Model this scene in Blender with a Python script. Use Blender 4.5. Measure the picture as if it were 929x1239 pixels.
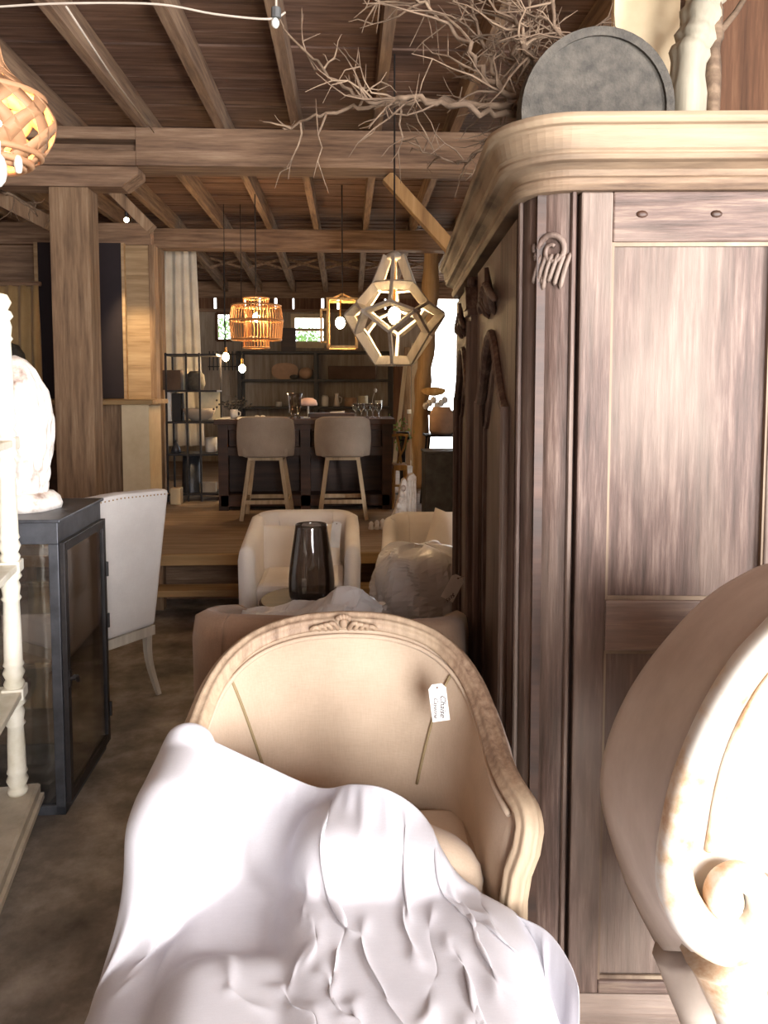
import bpy, bmesh, math, random
import numpy as np
from mathutils import Vector, Matrix, Euler
R = math.radians
PI = math.pi
scene = bpy.context.scene
C = scene.collection
for o in list(bpy.data.objects):
    bpy.data.objects.remove(o)

# ------------------------------------------------------------------ camera
FPX, YAW, PITCH, PPY, EYE = 931.0, R(2.7), R(4.0), 533.0, 1.55
camd = bpy.data.cameras.new('camera')
cam = bpy.data.objects.new('camera', camd)
C.objects.link(cam)
cam.location = (0, 0, EYE)
cam.rotation_euler = (R(90) - PITCH, 0, -YAW)
camd.sensor_fit = 'VERTICAL'
camd.sensor_height = 36
camd.lens = FPX / 1239 * 36
camd.shift_y = -(619.5 - PPY) / 1239
camd.clip_start = 0.05
scene.camera = cam

# ------------------------------------------------------------------ world and daylight
world = bpy.data.worlds.new('sky')
scene.world = world
world.use_nodes = True
bg = world.node_tree.nodes['Background']
bg.inputs[0].default_value = (0.93, 0.97, 1.0, 1)
bg.inputs[1].default_value = 3.2

def area(name, loc, target, sx, sy, power, colour):
    l = bpy.data.lights.new(name, 'AREA')
    l.shape = 'RECTANGLE'
    l.size, l.size_y, l.energy, l.color = sx, sy, power, colour
    o = bpy.data.objects.new(name, l)
    C.objects.link(o)
    o.location = loc
    d = Vector(target) - Vector(loc)
    o.rotation_euler = d.to_track_quat('-Z', 'Y').to_euler()
    return o
# daylight comes in through the two openings on the viewer's side of the barn
area('window_right_offscreen', (3.39, -1.6, 1.9), (0.0, -1.6, 1.9), 1.4, 1.2, 215, (1, 0.97, 0.96))
area('doorway_behind_offscreen', (1.35, -2.5, 1.35), (1.35, 4.0, 1.35), 1.9, 2.7, 125, (1, 0.97, 0.95))
vs = scene.view_settings
vs.view_transform = 'Standard'
vs.look = 'None'
vs.gamma = 1.0
vs.use_curve_mapping = False
vs.exposure = 1.4

# ------------------------------------------------------------------ pixel helpers (photo frame 929 x 1239)
CF = Vector((math.sin(YAW) * math.cos(PITCH), math.cos(YAW) * math.cos(PITCH), -math.sin(PITCH)))
CR = Vector((math.cos(YAW), -math.sin(YAW), 0))
CU = CR.cross(CF)
EYEP = Vector((0, 0, EYE))
def ray(px, py):
    return CF + CR * ((px - 464.5) / FPX) - CU * ((py - PPY) / FPX)
def W(px, py, Y):            # point of the pixel's ray standing at distance Y
    d = ray(px, py)
    return EYEP + d * (Y / d.y)
def G(px, py, z=0.0):        # point of the pixel's ray on a level surface
    d = ray(px, py)
    return EYEP + d * ((z - EYE) / d.z)

# ------------------------------------------------------------------ materials
def lin(h):
    h = h.lstrip('#')
    v = [int(h[i:i + 2], 16) / 255 for i in (0, 2, 4)]
    return tuple(c / 12.92 if c <= 0.04045 else ((c + 0.055) / 1.055) ** 2.4 for c in v) + (1,)
class NT:
    def __init__(s, name):
        s.m = bpy.data.materials.new(name)
        s.m.use_nodes = True
        s.t = s.m.node_tree
        s.b = s.t.nodes['Principled BSDF']
        s.out = s.t.nodes['Material Output']
    def n(s, kind, **kw):
        nd = s.t.nodes.new('ShaderNode' + kind)
        for k, v in kw.items():
            if k[0] == 'i' and k[1:].isdigit():
                nd.inputs[int(k[1:])].default_value = v
            else:
                setattr(nd, k, v)
        return nd
    def l(s, a, b):
        s.t.links.new(a, b)
def coords(t, scale=(1, 1, 1), seed=True):
    tc = t.n('TexCoord')
    mp = t.n('Mapping')
    mp.inputs['Scale'].default_value = scale
    if seed:
        oi = t.n('ObjectInfo')
        mu = t.n('Math', operation='MULTIPLY')
        t.l(oi.outputs['Random'], mu.inputs[0])
        mu.inputs[1].default_value = 37.0
        ad = t.n('VectorMath', operation='ADD')
        t.l(tc.outputs['Object'], ad.inputs[0])
        t.l(mu.outputs[0], ad.inputs[1])
        t.l(ad.outputs[0], mp.inputs['Vector'])
    else:
        t.l(tc.outputs['Object'], mp.inputs['Vector'])
    return mp.outputs[0]
def ramp(t, fac, stops):
    r = t.n('ValToRGB')
    e = r.color_ramp.elements
    while len(e) < len(stops):
        e.new(0.5)
    for el, (p, c) in zip(e, stops):
        el.position = p
        el.color = lin(c) if isinstance(c, str) else c
    t.l(fac, r.inputs[0])
    return r.outputs[0]
def bump(t, h, strength, dist=0.01):
    b = t.n('Bump')
    b.inputs['Strength'].default_value = strength
    b.inputs['Distance'].default_value = dist
    t.l(h, b.inputs['Height'])
    t.l(b.outputs[0], t.b.inputs['Normal'])
def wood(name, cols, axis='Z', scale=14, rough=0.75, wear=None, bs=0.35):
    t = NT(name)
    sc = [scale] * 3
    if axis == 'XY':
        sc[1] = scale * 0.07
        axis = 'X'
    sc['XYZ'.index(axis)] = scale * 0.07
    n1 = t.n('TexNoise')
    n1.inputs['Scale'].default_value = 1
    n1.inputs['Detail'].default_value = 6
    n1.inputs['Roughness'].default_value = 0.65
    t.l(coords(t, sc), n1.inputs['Vector'])
    c = ramp(t, n1.outputs[0], [(0.28, cols[0]), (0.52, cols[1]), (0.75, cols[2])])
    if wear:
        n2 = t.n('TexNoise')
        n2.inputs['Scale'].default_value = 1
        n2.inputs['Detail'].default_value = 5
        s2 = [3.2] * 3
        s2['XYZ'.index(axis)] = 1.0
        t.l(coords(t, s2), n2.inputs['Vector'])
        mx = t.n('MixRGB')
        f = ramp(t, n2.outputs[0], [(0.45, (0, 0, 0, 1)), (0.68, (0.75,) * 3 + (1,))])
        t.l(f, mx.inputs[0])
        t.l(c, mx.inputs[1])
        mx.inputs[2].default_value = lin(wear)
        c = mx.outputs[0]
    t.l(c, t.b.inputs['Base Color'])
    t.b.inputs['Roughness'].default_value = rough
    bump(t, n1.outputs[0], bs, 0.006)
    return t.m
def blotch(name, stops, scale=6, rough=0.8, bs=0.2, detail=6, fine=None, metallic=0):
    t = NT(name)
    n1 = t.n('TexNoise')
    n1.inputs['Scale'].default_value = scale
    n1.inputs['Detail'].default_value = detail
    n1.inputs['Roughness'].default_value = 0.62
    v = coords(t)
    t.l(v, n1.inputs['Vector'])
    c = ramp(t, n1.outputs[0], stops)
    t.l(c, t.b.inputs['Base Color'])
    t.b.inputs['Roughness'].default_value = rough
    t.b.inputs['Metallic'].default_value = metallic
    h = n1.outputs[0]
    if fine:
        n2 = t.n('TexNoise')
        n2.inputs['Scale'].default_value = fine
        n2.inputs['Detail'].default_value = 3
        t.l(v, n2.inputs['Vector'])
        h = n2.outputs[0]
    bump(t, h, bs, 0.005)
    return t.m
def weave(name, a, b, scale=260, rough=0.9, bs=0.25):
    t = NT(name)
    v = coords(t, seed=False)
    outs = []
    for sc in ((scale * 0.12, scale * 1.0, scale * 1.0), (scale * 1.0, scale * 1.0, scale * 0.12)):
        mp = t.n('Mapping')
        mp.inputs['Scale'].default_value = sc
        t.l(v, mp.inputs['Vector'])
        w = t.n('TexNoise')
        w.inputs['Scale'].default_value = 1.0
        w.inputs['Detail'].default_value = 2
        t.l(mp.outputs[0], w.inputs['Vector'])
        outs.append(w.outputs[0])
    mu = t.n('Math', operation='ADD')
    t.l(outs[0], mu.inputs[0])
    t.l(outs[1], mu.inputs[1])
    n = t.n('TexNoise')
    n.inputs['Scale'].default_value = 5
    n.inputs['Detail'].default_value = 5
    t.l(v, n.inputs['Vector'])
    av = t.n('Math', operation='MULTIPLY_ADD')
    t.l(mu.outputs[0], av.inputs[0])
    av.inputs[1].default_value = 0.2
    t.l(n.outputs[0], av.inputs[2])
    t.l(ramp(t, av.outputs[0], [(0.45, a), (0.95, b)]), t.b.inputs['Base Color'])
    t.b.inputs['Roughness'].default_value = rough
    t.b.inputs['Sheen Weight'].default_value = 0.15
    bump(t, mu.outputs[0], bs, 0.001)
    return t.m
def plain(name, c, rough=0.6, metallic=0.0, coat=0):
    t = NT(name)
    n = t.n('TexNoise')
    n.inputs['Scale'].default_value = 18
    t.l(coords(t), n.inputs['Vector'])
    cc = lin(c)
    t.l(ramp(t, n.outputs[0], [(0.3, tuple(x * 0.86 for x in cc[:3]) + (1,)), (0.7, cc)]), t.b.inputs['Base Color'])
    t.b.inputs['Roughness'].default_value = rough
    t.b.inputs['Metallic'].default_value = metallic
    return t.m
def glow(name, c, strength):
    t = NT(name)
    t.b.inputs['Base Color'].default_value = lin(c)
    t.b.inputs['Emission Color'].default_value = lin(c)
    t.b.inputs['Emission Strength'].default_value = strength
    return t.m
def pane(name, tint, refl=0.12, rough=0.03, noisy=0.0, gcol=(1, 1, 1, 1)):
    t = NT(name)
    tr = t.n('BsdfTransparent')
    tr.inputs[0].default_value = tint
    gl = t.n('BsdfGlossy')
    gl.inputs['Roughness'].default_value = rough
    gl.inputs['Color'].default_value = gcol
    mx = t.n('MixShader')
    lw = t.n('LayerWeight')
    lw.inputs['Blend'].default_value = 0.35
    ma = t.n('Math', operation='MULTIPLY_ADD')
    t.l(lw.outputs['Fresnel'], ma.inputs[0])
    ma.inputs[1].default_value = 0.8
    ma.inputs[2].default_value = refl
    ma.use_clamp = True
    t.l(ma.outputs[0], mx.inputs[0])
    t.l(tr.outputs[0], mx.inputs[1])
    t.l(gl.outputs[0], mx.inputs[2])
    if noisy:
        n = t.n('TexNoise')
        n.inputs['Scale'].default_value = 28
        n.inputs['Detail'].default_value = 4
        t.l(coords(t), n.inputs['Vector'])
        b = t.n('Bump')
        b.inputs['Strength'].default_value = noisy
        b.inputs['Distance'].default_value = 0.02
        t.l(n.outputs[0], b.inputs['Height'])
        t.l(b.outputs[0], gl.inputs['Normal'])
        df = t.n('BsdfDiffuse')
        df.inputs[0].default_value = (0.92, 0.9, 0.91, 1)
        m2 = t.n('MixShader')
        m2.inputs[0].default_value = 0.5
        t.l(mx.outputs[0], m2.inputs[1])
        t.l(df.outputs[0], m2.inputs[2])
        mx = m2
    t.l(mx.outputs[0], t.out.inputs['Surface'])
    return t.m

MT = dict(
    barn=wood('barn_timber', ('5c473a', '8c705a', 'ae937a'), 'X', 30, 0.85),
    barny=wood('barn_joist', ('5e4b3f', '8f7560', 'b0977c'), 'Y', 30, 0.85),
    barnz=wood('barn_post', ('5e4a3a', '90745a', 'b0967a'), 'Z', 30, 0.85),
    board=wood('roof_board', ('49352d', '7a5f51', '9a7d6d'), 'X', 28, 0.88),
    brace=wood('pale_brace', ('7a5a3c', 'a88458', 'c8a678'), 'Z', 10, 0.85),
    armz=wood('armoire_oak', ('35271f', '5e4a42', '8a766b'), 'Z', 60, 0.62, '8f8074', 0.5),
    armx=wood('armoire_rail', ('35271f', '66524a', '94826f'), 'X', 60, 0.62, 'a08e80', 0.5),
    army=wood('armoire_front_oak', ('35271f', '5e4a42', '8a766b'), 'Z', 60, 0.62, '8f8074', 0.5),
    corn=wood('armoire_cornice', ('3f2e24', '7a6450', 'a38e74'), 'XY', 40, 0.7, 'a8947a', 0.5),
    beadw=wood('worn_bead', ('4e3d30', '7d6a5a', 'a8967f'), 'Z', 9, 0.7, 'a8967f', 0.3),
    gilt=wood('bergere_frame', ('6e5543', 'a08670', 'c0a88e'), 'Z', 60, 0.6, 'c6b196', 0.3),
    oak=wood('pale_oak', ('9c8468', 'c2ab8a', 'd8c6a8'), 'Z', 20, 0.6),
    honey=wood('honey_wood', ('b98a4a', 'dcae68', 'ecc88c'), 'Z', 20, 0.55),
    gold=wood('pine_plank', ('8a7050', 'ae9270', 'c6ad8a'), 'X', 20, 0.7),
    walnut=wood('dark_walnut', ('24170f', '41291c', '5a3b29'), 'X', 12, 0.5),
    deck=wood('platform_deck', ('74604c', '9a8470', 'b4a08a'), 'X', 25, 0.85, '8a745e'),
    deckedge=wood('platform_nosing', ('7c6242', 'a98a60', 'c4a67a'), 'X', 8, 0.8),
    wallb=wood('back_wall_board', ('8a7a6a', 'a89a8a', 'beb2a4'), 'Z', 24, 0.9),
    wallr=wood('side_wall_board', ('4a3426', '6c4c38', '8a684e'), 'Z', 24, 0.9),
    concrete=blotch('concrete_floor', [(0.3, '564e47'), (0.48, '7d746b'), (0.6, '9a9188'), (0.72, 'b2a9a0')], 4.5, 0.7, 0.25, 9, 60),
    linen=weave('oatmeal_linen', 'b29c86', 'cfbaa4', 300),
    seam=plain('linen_piping', '9c8a68', 0.9),
    cotton=weave('white_cotton', 'b0adb3', 'c4c2c7', 420, 0.85, 0.08),
    stoolf=weave('stool_linen', '9f9182', 'bbad9e', 200),
    white=weave('white_upholstery', 'd9d4d2', 'ece8e6', 260),
    tubf=weave('tub_upholstery', 'e4dad3', 'f3ece6', 240),
    pillow=weave('pillow_white', 'efe8e2', 'f8f3ee', 240),
    tan=weave('tan_upholstery', '7d6350', '9f8069', 200),
    cocoa=weave('cocoa_upholstery', '4c3a30', '6e5848', 200),
    curtain=weave('tan_curtain', '96794f', 'b59769', 120),
    drape=weave('grey_curtain', 'bdb6ab', 'dcd6cc', 120),
    cream=blotch('cream_paint', [(0.3, 'd9d2bb'), (0.55, 'eee9da'), (0.8, 'f4f0e4')], 9, 0.5, 0.12),
    stand=blotch('grey_cream_paint', [(0.3, 'a59a88'), (0.55, 'c2b8a6'), (0.8, 'd6cebf')], 7, 0.6, 0.15),
    stone=blotch('weathered_stone', [(0.28, '8f7468'), (0.42, 'd5ccc4'), (0.6, 'efebe7'), (0.8, 'f6f3f0')], 11, 0.85, 0.5, 9, 40),
    scroll=blotch('chipped_white_paint', [(0.34, 'a9805c'), (0.42, 'c4ad92'), (0.5, 'cbc6bd'), (0.8, 'd6d2cb')], 9, 0.55, 0.2, 8),
    shell=blotch('weathered_shell_paint', [(0.25, 'a8998c'), (0.5, 'bcaea2'), (0.75, 'ccc0b5')], 5, 0.6, 0.12, 8),
    iron=blotch('dark_iron', [(0.3, '1f1d1f'), (0.7, '3a3637')], 14, 0.5, 0.1, 5, None, 0.4),
    zinc=blotch('cabinet_iron', [(0.3, '3c3d42'), (0.7, '5d5f66')], 10, 0.45, 0.1, 5, None, 0.5),
    bin=blotch('grey_zinc', [(0.3, '4c4d4d'), (0.7, '6d6e6e')], 10, 0.6, 0.1, 5, None, 0.2),
    tray=blotch('charcoal_wicker', [(0.3, '3d3a36'), (0.7, '5d5850')], 30, 0.85, 0.6, 5, 160),
    dark=plain('dark_plum_panel', '241a20', 0.8),
    black=plain('black_frame', '1d1613', 0.5),
    plaster=blotch('cream_plaster', [(0.3, 'cdb793'), (0.7, 'e2d0af')], 4, 0.9, 0.1),
    bark=wood('pale_trunk', ('5a5446', '938b78', 'bfb8a4'), 'Z', 9, 0.9, 'c8c1ae', 0.8),
    twig=wood('dry_twig', ('46382c', '766250', '9c8770'), 'X', 18, 0.9),
    brass=plain('brass', 'b8894a', 0.35, 0.9),
    slat=wood('whitewashed_slat', ('a49b8d', 'c6beb1', 'dcd6cb'), 'Z', 14, 0.7),
    rattan=plain('orange_rattan', 'c0906a', 0.6),
    rattan2=plain('natural_rattan', 'c08f5c', 0.6),
    bulb=glow('warm_bulb', 'ffd9a0', 40),
    milk=plain('milk_glass', 'eef2ee', 0.2),
    paper=plain('paper', 'f2efec', 0.8),
    ink=plain('ink', '3a2a30', 0.8),
    string=plain('brown_string', '6a4632', 0.9),
    wire=plain('pale_wire', 'c2b6a8', 0.6),
    cord=plain('dark_cord', '2a2320', 0.8),
    ceram=plain('white_ceramic', 'efe9e2', 0.4),
    blush=plain('blush_ceramic', 'e8c4b8', 0.5),
    clay=plain('tan_clay', 'c6a184', 0.7),
    bookw=plain('ivory_card', 'e9e0c4', 0.8),
    leaf=blotch('leaf', [(0.3, '4c7a3c'), (0.7, '8fb46a')], 8, 0.6, 0.1),
    grass=blotch('gravel_yard', [(0.3, 'b8b2a0'), (0.7, 'd8d4c6')], 3, 0.95, 0.1),
    glass=pane('clear_pane', (0.985, 0.99, 0.99, 1), 0.05, 0.02),
    smoke=pane('smoky_glass', (0.62, 0.61, 0.62, 1), 0.07, 0.03),
    clear=pane('drinking_glass', (0.9, 0.9, 0.9, 1), 0.1, 0.05),
    film=pane('plastic_film', (0.98, 0.97, 0.97, 1), 0.1, 0.18, 0.5),
)

# ------------------------------------------------------------------ mesh helpers
class MB:
    def __init__(s):
        s.v, s.f = [], []
    def add(s, vs, fs, M=None):
        k = len(s.v)
        for v in vs:
            v = Vector(v)
            s.v.append(tuple(M @ v) if M else tuple(v))
        s.f += [tuple(i + k for i in f) for f in fs]
        return s
    def bx(s, x0, x1, y0, y1, z0, z1, M=None):
        vs = [(x, y, z) for z in (z0, z1) for y in (y0, y1) for x in (x0, x1)]
        return s.add(vs, [(0, 2, 3, 1), (4, 5, 7, 6), (0, 1, 5, 4), (2, 6, 7, 3), (0, 4, 6, 2), (1, 3, 7, 5)], M)
    def box(s, c, d, M=None):
        return s.bx(c[0] - d[0] / 2, c[0] + d[0] / 2, c[1] - d[1] / 2, c[1] + d[1] / 2, c[2] - d[2] / 2, c[2] + d[2] / 2, M)
    def bar(s, a, b, w, h=None, up=(0, 0, 1)):      # square bar between two points
        a, b = Vector(a), Vector(b)
        h = h or w
        z = (b - a).normalized()
        u = Vector(up)
        if abs(z.dot(u)) > 0.97:
            u = Vector((0, 1, 0))
        x = u.cross(z).normalized()
        y = z.cross(x)
        vs = []
        for p in (a, b):
            for i, j in ((-1, -1), (1, -1), (1, 1), (-1, 1)):
                vs.append(p + x * (i * w / 2) + y * (j * h / 2))
        return s.add(vs, [(3, 2, 1, 0), (4, 5, 6, 7), (0, 1, 5, 4), (1, 2, 6, 5), (2, 3, 7, 6), (3, 0, 4, 7)])
    def tube(s, pts, r, n=8, prof=None, closed=False, up=(0, 0, 1), cap=True):
        pts = [Vector(p) for p in pts]
        m = len(pts)
        rs = r if isinstance(r, (list, tuple)) else [r] * m
        vs = []
        prev = None
        for i, p in enumerate(pts):
            if closed:
                t = pts[(i + 1) % m] - pts[i - 1]
            else:
                t = pts[min(i + 1, m - 1)] - pts[max(i - 1, 0)]
            t = t.normalized() if t.length > 1e-9 else Vector((0, 0, 1))
            if prev is None:
                u = Vector(up)
                if abs(u.dot(t)) > 0.95:
                    u = Vector((1, 0, 0))
                x = (u - t * u.dot(t)).normalized()
            else:
                x = (prev - t * prev.dot(t))
                x = x.normalized() if x.length > 1e-6 else t.orthogonal().normalized()
            prev = x
            y = t.cross(x)
            for k in range(n):
                a = 2 * PI * k / n
                f = prof(a) if prof else 1.0
                vs.append(p + (x * math.cos(a) + y * math.sin(a)) * rs[i] * f)
        fs = []
        for i in range(m if closed else m - 1):
            j = (i + 1) % m
            for k in range(n):
                q = (k + 1) % n
                fs.append((i * n + k, i * n + q, j * n + q, j * n + k))
        if cap and not closed:
            fs.append(tuple(range(n - 1, -1, -1)))
            fs.append(tuple((m - 1) * n + k for k in range(n)))
        return s.add(vs, fs)
    def lathe(s, prof, n=20, c=(0, 0, 0), sx=1, sy=1, M=None, cap=True):
        vs = []
        for r, z in prof:
            for k in range(n):
                a = 2 * PI * k / n
                vs.append((c[0] + r * sx * math.cos(a), c[1] + r * sy * math.sin(a), c[2] + z))
        fs = []
        for i in range(len(prof) - 1):
            for k in range(n):
                q = (k + 1) % n
                fs.append((i * n + k, i * n + q, (i + 1) * n + q, (i + 1) * n + k))
        if cap:
            fs.append(tuple(range(n - 1, -1, -1)))
            fs.append(tuple((len(prof) - 1) * n + k for k in range(n)))
        return s.add(vs, fs, M)
    def ball(s, c, r, n=14, M=None):
        r = r if isinstance(r, (tuple, list)) else (r, r, r)
        m = n // 2
        prof = [(max(1e-4, math.sin(PI * i / m)), -math.cos(PI * i / m)) for i in range(m + 1)]
        vs = []
        for a, z in prof:
            for k in range(n):
                t = 2 * PI * k / n
                vs.append((c[0] + r[0] * a * math.cos(t), c[1] + r[1] * a * math.sin(t), c[2] + r[2] * z))
        fs = [(i * n + k, i * n + (k + 1) % n, (i + 1) * n + (k + 1) % n, (i + 1) * n + k) for i in range(m) for k in range(n)]
        return s.add(vs, fs, M)
    def prism(s, poly, h0, h1, ax='y', M=None):     # 2D outline pushed along an axis
        n = len(poly)
        def P(p, h):
            return {'y': (p[0], h, p[1]), 'z': (p[0], p[1], h), 'x': (h, p[0], p[1])}[ax]
        vs = [P(p, h0) for p in poly] + [P(p, h1) for p in poly]
        fs = [tuple(range(n)), tuple(range(2 * n - 1, n - 1, -1))]
        fs += [(i, n + i, n + (i + 1) % n, (i + 1) % n) for i in range(n)]
        return s.add(vs, fs, M)
    def grid(s, fn, nu, nv, wrapu=False):
        k = [fn(i / (nu if wrapu else nu - 1), j / (nv - 1)) for j in range(nv) for i in range(nu)]
        fs = []
        for j in range(nv - 1):
            for i in range(nu if wrapu else nu - 1):
                a, b = j * nu + i, j * nu + (i + 1) % nu
                fs.append((a, b, b + nu, a + nu))
        return s.add(k, fs)
    def mesh(s, name='m'):
        me = bpy.data.meshes.new(name)
        me.from_pydata([tuple(v) for v in s.v], [], s.f)
        bm = bmesh.new()
        bm.from_mesh(me)
        bmesh.ops.recalc_face_normals(bm, faces=bm.faces)
        bm.to_mesh(me)
        bm.free()
        return me
    def obj(s, name, mat, parent=None, smooth=False, bevel=0, sub=0, solid=0, loc=None, off=0):
        me = s.mesh(name)
        me.materials.append(MT[mat] if isinstance(mat, str) else mat)
        return link(name, me, parent, smooth, bevel, sub, solid, loc, off)
def link(name, me, parent=None, smooth=False, bevel=0, sub=0, solid=0, loc=None, off=0):
    o = bpy.data.objects.new(name, me)
    C.objects.link(o)
    if smooth:
        me.polygons.foreach_set('use_smooth', [True] * len(me.polygons))
    if parent:
        o.parent = parent
    if loc is not None:
        o.location = loc
    if solid:
        m = o.modifiers.new('thick', 'SOLIDIFY')
        m.thickness = solid
        m.offset = off
    if bevel:
        m = o.modifiers.new('bevel', 'BEVEL')
        m.width = bevel
        m.segments = 2
        m.limit_method = 'ANGLE'
        m.angle_limit = R(40)
    if sub:
        m = o.modifiers.new('subd', 'SUBSURF')
        m.levels = m.render_levels = sub
    return o
def tag(o, label, cat, group=None):
    o['label'] = label
    o['category'] = cat
    if group:
        o['group'] = group
    return o
def T(name, label, cat, loc=(0, 0, 0), rz=0, group=None):
    o = bpy.data.objects.new(name, None)
    o.empty_display_size = 0.1
    C.objects.link(o)
    o.location = loc
    o.rotation_euler = (0, 0, rz)
    return tag(o, label, cat, group)
def S(o):
    o['kind'] = 'structure'
    return o
def copy_tree(o, parent=None):
    c = o.copy()
    C.objects.link(c)
    c.parent = parent
    for ch in list(o.children):
        copy_tree(ch, c)
    return c
def catmull(pts, k=6):
    pts = [Vector(p) for p in pts]
    out = []
    for i in range(len(pts) - 1):
        p0, p1, p2, p3 = pts[max(i - 1, 0)], pts[i], pts[i + 1], pts[min(i + 2, len(pts) - 1)]
        for j in range(k):
            t = j / k
            out.append(0.5 * ((2 * p1) + (p2 - p0) * t + (2 * p0 - 5 * p1 + 4 * p2 - p3) * t * t + (3 * p1 - p0 - 3 * p2 + p3) * t ** 3))
    out.append(pts[-1])
    return out
def sup(a, e):                      # superellipse helper
    return math.copysign(abs(a) ** e, a)
def bulb_light(name, loc, power, colour=(1, 0.72, 0.42), r=0.03, parent=None):
    l = bpy.data.lights.new(name, 'POINT')
    l.energy, l.color, l.shadow_soft_size = power, colour, r
    o = bpy.data.objects.new(name, l)
    C.objects.link(o)
    o.location = loc
    if parent:
        o.parent = parent
    return o

# ================================================================== the building
PZ = 0.40                 # platform level
YE = 5.3                  # platform front edge
YB = 12.0                 # back wall
JZ = 3.23                 # underside of the joists
f = MB()
f.bx(-4.2, 3.4, -2.6, YE + 0.3, -0.1, 0)
S(f.obj('floor', 'concrete'))
# raised platform, its nosing board, the step and the short posts under them
pl = S(bpy.data.objects.new('floor_platform', None)); C.objects.link(pl)
MB().bx(-4.2, 3.4, YE, YB + 0.1, PZ - 0.05, PZ).obj('deck', 'deck', pl)
MB().bx(-4.2, 3.4, YE - 0.04, YE, PZ - 0.075, PZ + 0.002).obj('nosing', 'deckedge', pl, bevel=0.006)
MB().bx(-4.2, 3.4, YE + 0.30, YE + 0.34, 0, PZ - 0.05).obj('riser', 'barn', pl)
for x in np.arange(-3.9, 3.3, 0.86):
    MB().bx(x - 0.04, x + 0.04, YE + 0.02, YE + 0.1, 0, PZ - 0.05).obj('post', 'barnz', pl)
stp = S(bpy.data.objects.new('floor_step', None)); C.objects.link(stp)
MB().bx(-4.0, 3.2, YE - 0.22, YE - 0.045, 0.155, 0.20).obj('tread', 'deckedge', stp, bevel=0.006)
for x in np.arange(-3.95, 3.1, 0.86):
    MB().bx(x - 0.04, x + 0.04, YE - 0.14, YE - 0.06, 0, 0.155).obj('support', 'barnz', stp)

# ceiling: boards across, joists running away from the viewer
ce = S(bpy.data.objects.new('ceiling', None)); C.objects.link(ce)
rnd = random.Random(4)
bw = 0.15
bm_ = MB().bx(-4.2, 3.4, 0, bw - 0.008, 0, 0.025).mesh('board')
bm_.materials.append(MT['board'])
y = 0.6
while y < 5.5:
    link('board', bm_, ce, loc=(0, y, JZ + 0.16 + rnd.uniform(0, 0.012)))
    y += bw
far = MB()
while y < 8.7:
    dz = rnd.uniform(0, 0.012)
    far.bx(-4.2, 3.4, y, y + bw - 0.01, JZ + 0.16 + dz, JZ + 0.185 + dz)
    y += bw
o = far.obj('far_boards', 'board', ce); o['kind'] = 'stuff'
for nm, mt_, za_, zb_, e in (('near_boards', 'board', JZ + 0.16, JZ + 0.19, 0.6), ('roof_skin', 'dark', JZ + 0.2, JZ + 0.22, 8.8)):
    MB().bx(-4.3, 3.5, -2.7, e, za_, zb_).obj(nm, mt_, ce)
JX = [-3.4, -2.88, -2.36, -1.85, -1.335, -0.824, -0.33, 0.2, 0.71, 1.22, 1.73, 2.25, 2.8]
jm = MB().bx(-0.029, 0.029, -2.5, 8.6, 0, 0.158).mesh('joist')
jm.materials.append(MT['barny'])
for x in JX:
    link('joist', jm, ce, loc=(x, 0, JZ + rnd.uniform(-0.004, 0.004)))
MB().bx(-2.4, 1.7, 2.62, 2.68, JZ - 0.02, JZ - 0.004).obj('batten', 'brace', ce)
# lean-to roof over the back bay, sloping down to the back wall
z0, z1 = JZ + 0.02, 2.99
def leanz(yy):
    return z0 + (z1 - z0) * (yy - 8.4) / (YB + 0.1 - 8.4)
lt = S(bpy.data.objects.new('ceiling_back', None)); C.objects.link(lt)
for x in JX:
    MB().bar((x, 8.6, leanz(8.6) + 0.07), (x, YB + 0.02, leanz(YB) + 0.07), 0.07, 0.14).obj('rafter', 'barny', lt)
q = MB()
for i in range(24):
    ya, yb = 8.7 + i * 0.15, 8.7 + i * 0.15 + 0.145
    q.bar((-4.2, (ya + yb) / 2, leanz(ya) + 0.17), (3.4, (ya + yb) / 2, leanz(ya) + 0.17), 0.145, 0.025)
o = q.obj('far_boards', 'board', lt); o['kind'] = 'stuff'
MB().add([(-4.3, 8.6, leanz(8.6) + 0.2), (3.5, 8.6, leanz(8.6) + 0.2), (3.5, YB + 0.4, leanz(YB) + 0.19), (-4.3, YB + 0.4, leanz(YB) + 0.19)], [(0, 1, 2, 3)]).obj('roof_skin', 'dark', lt, solid=0.02, off=1)
for xa, xb in zip(JX[1:], JX[2:-2]):      # cross bridging
    for yy in (10.4,):
        zz = leanz(yy)
        MB().bar((xa + 0.035, yy, zz + 0.01), (xb - 0.035, yy, zz + 0.135), 0.03, 0.035, (0, 1, 0)).obj('bridging', 'barny', lt)
        MB().bar((xa + 0.035, yy + 0.03, zz + 0.135), (xb - 0.035, yy + 0.03, zz + 0.01), 0.03, 0.035, (0, 1, 0)).obj('bridging', 'barny', lt)

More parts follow.
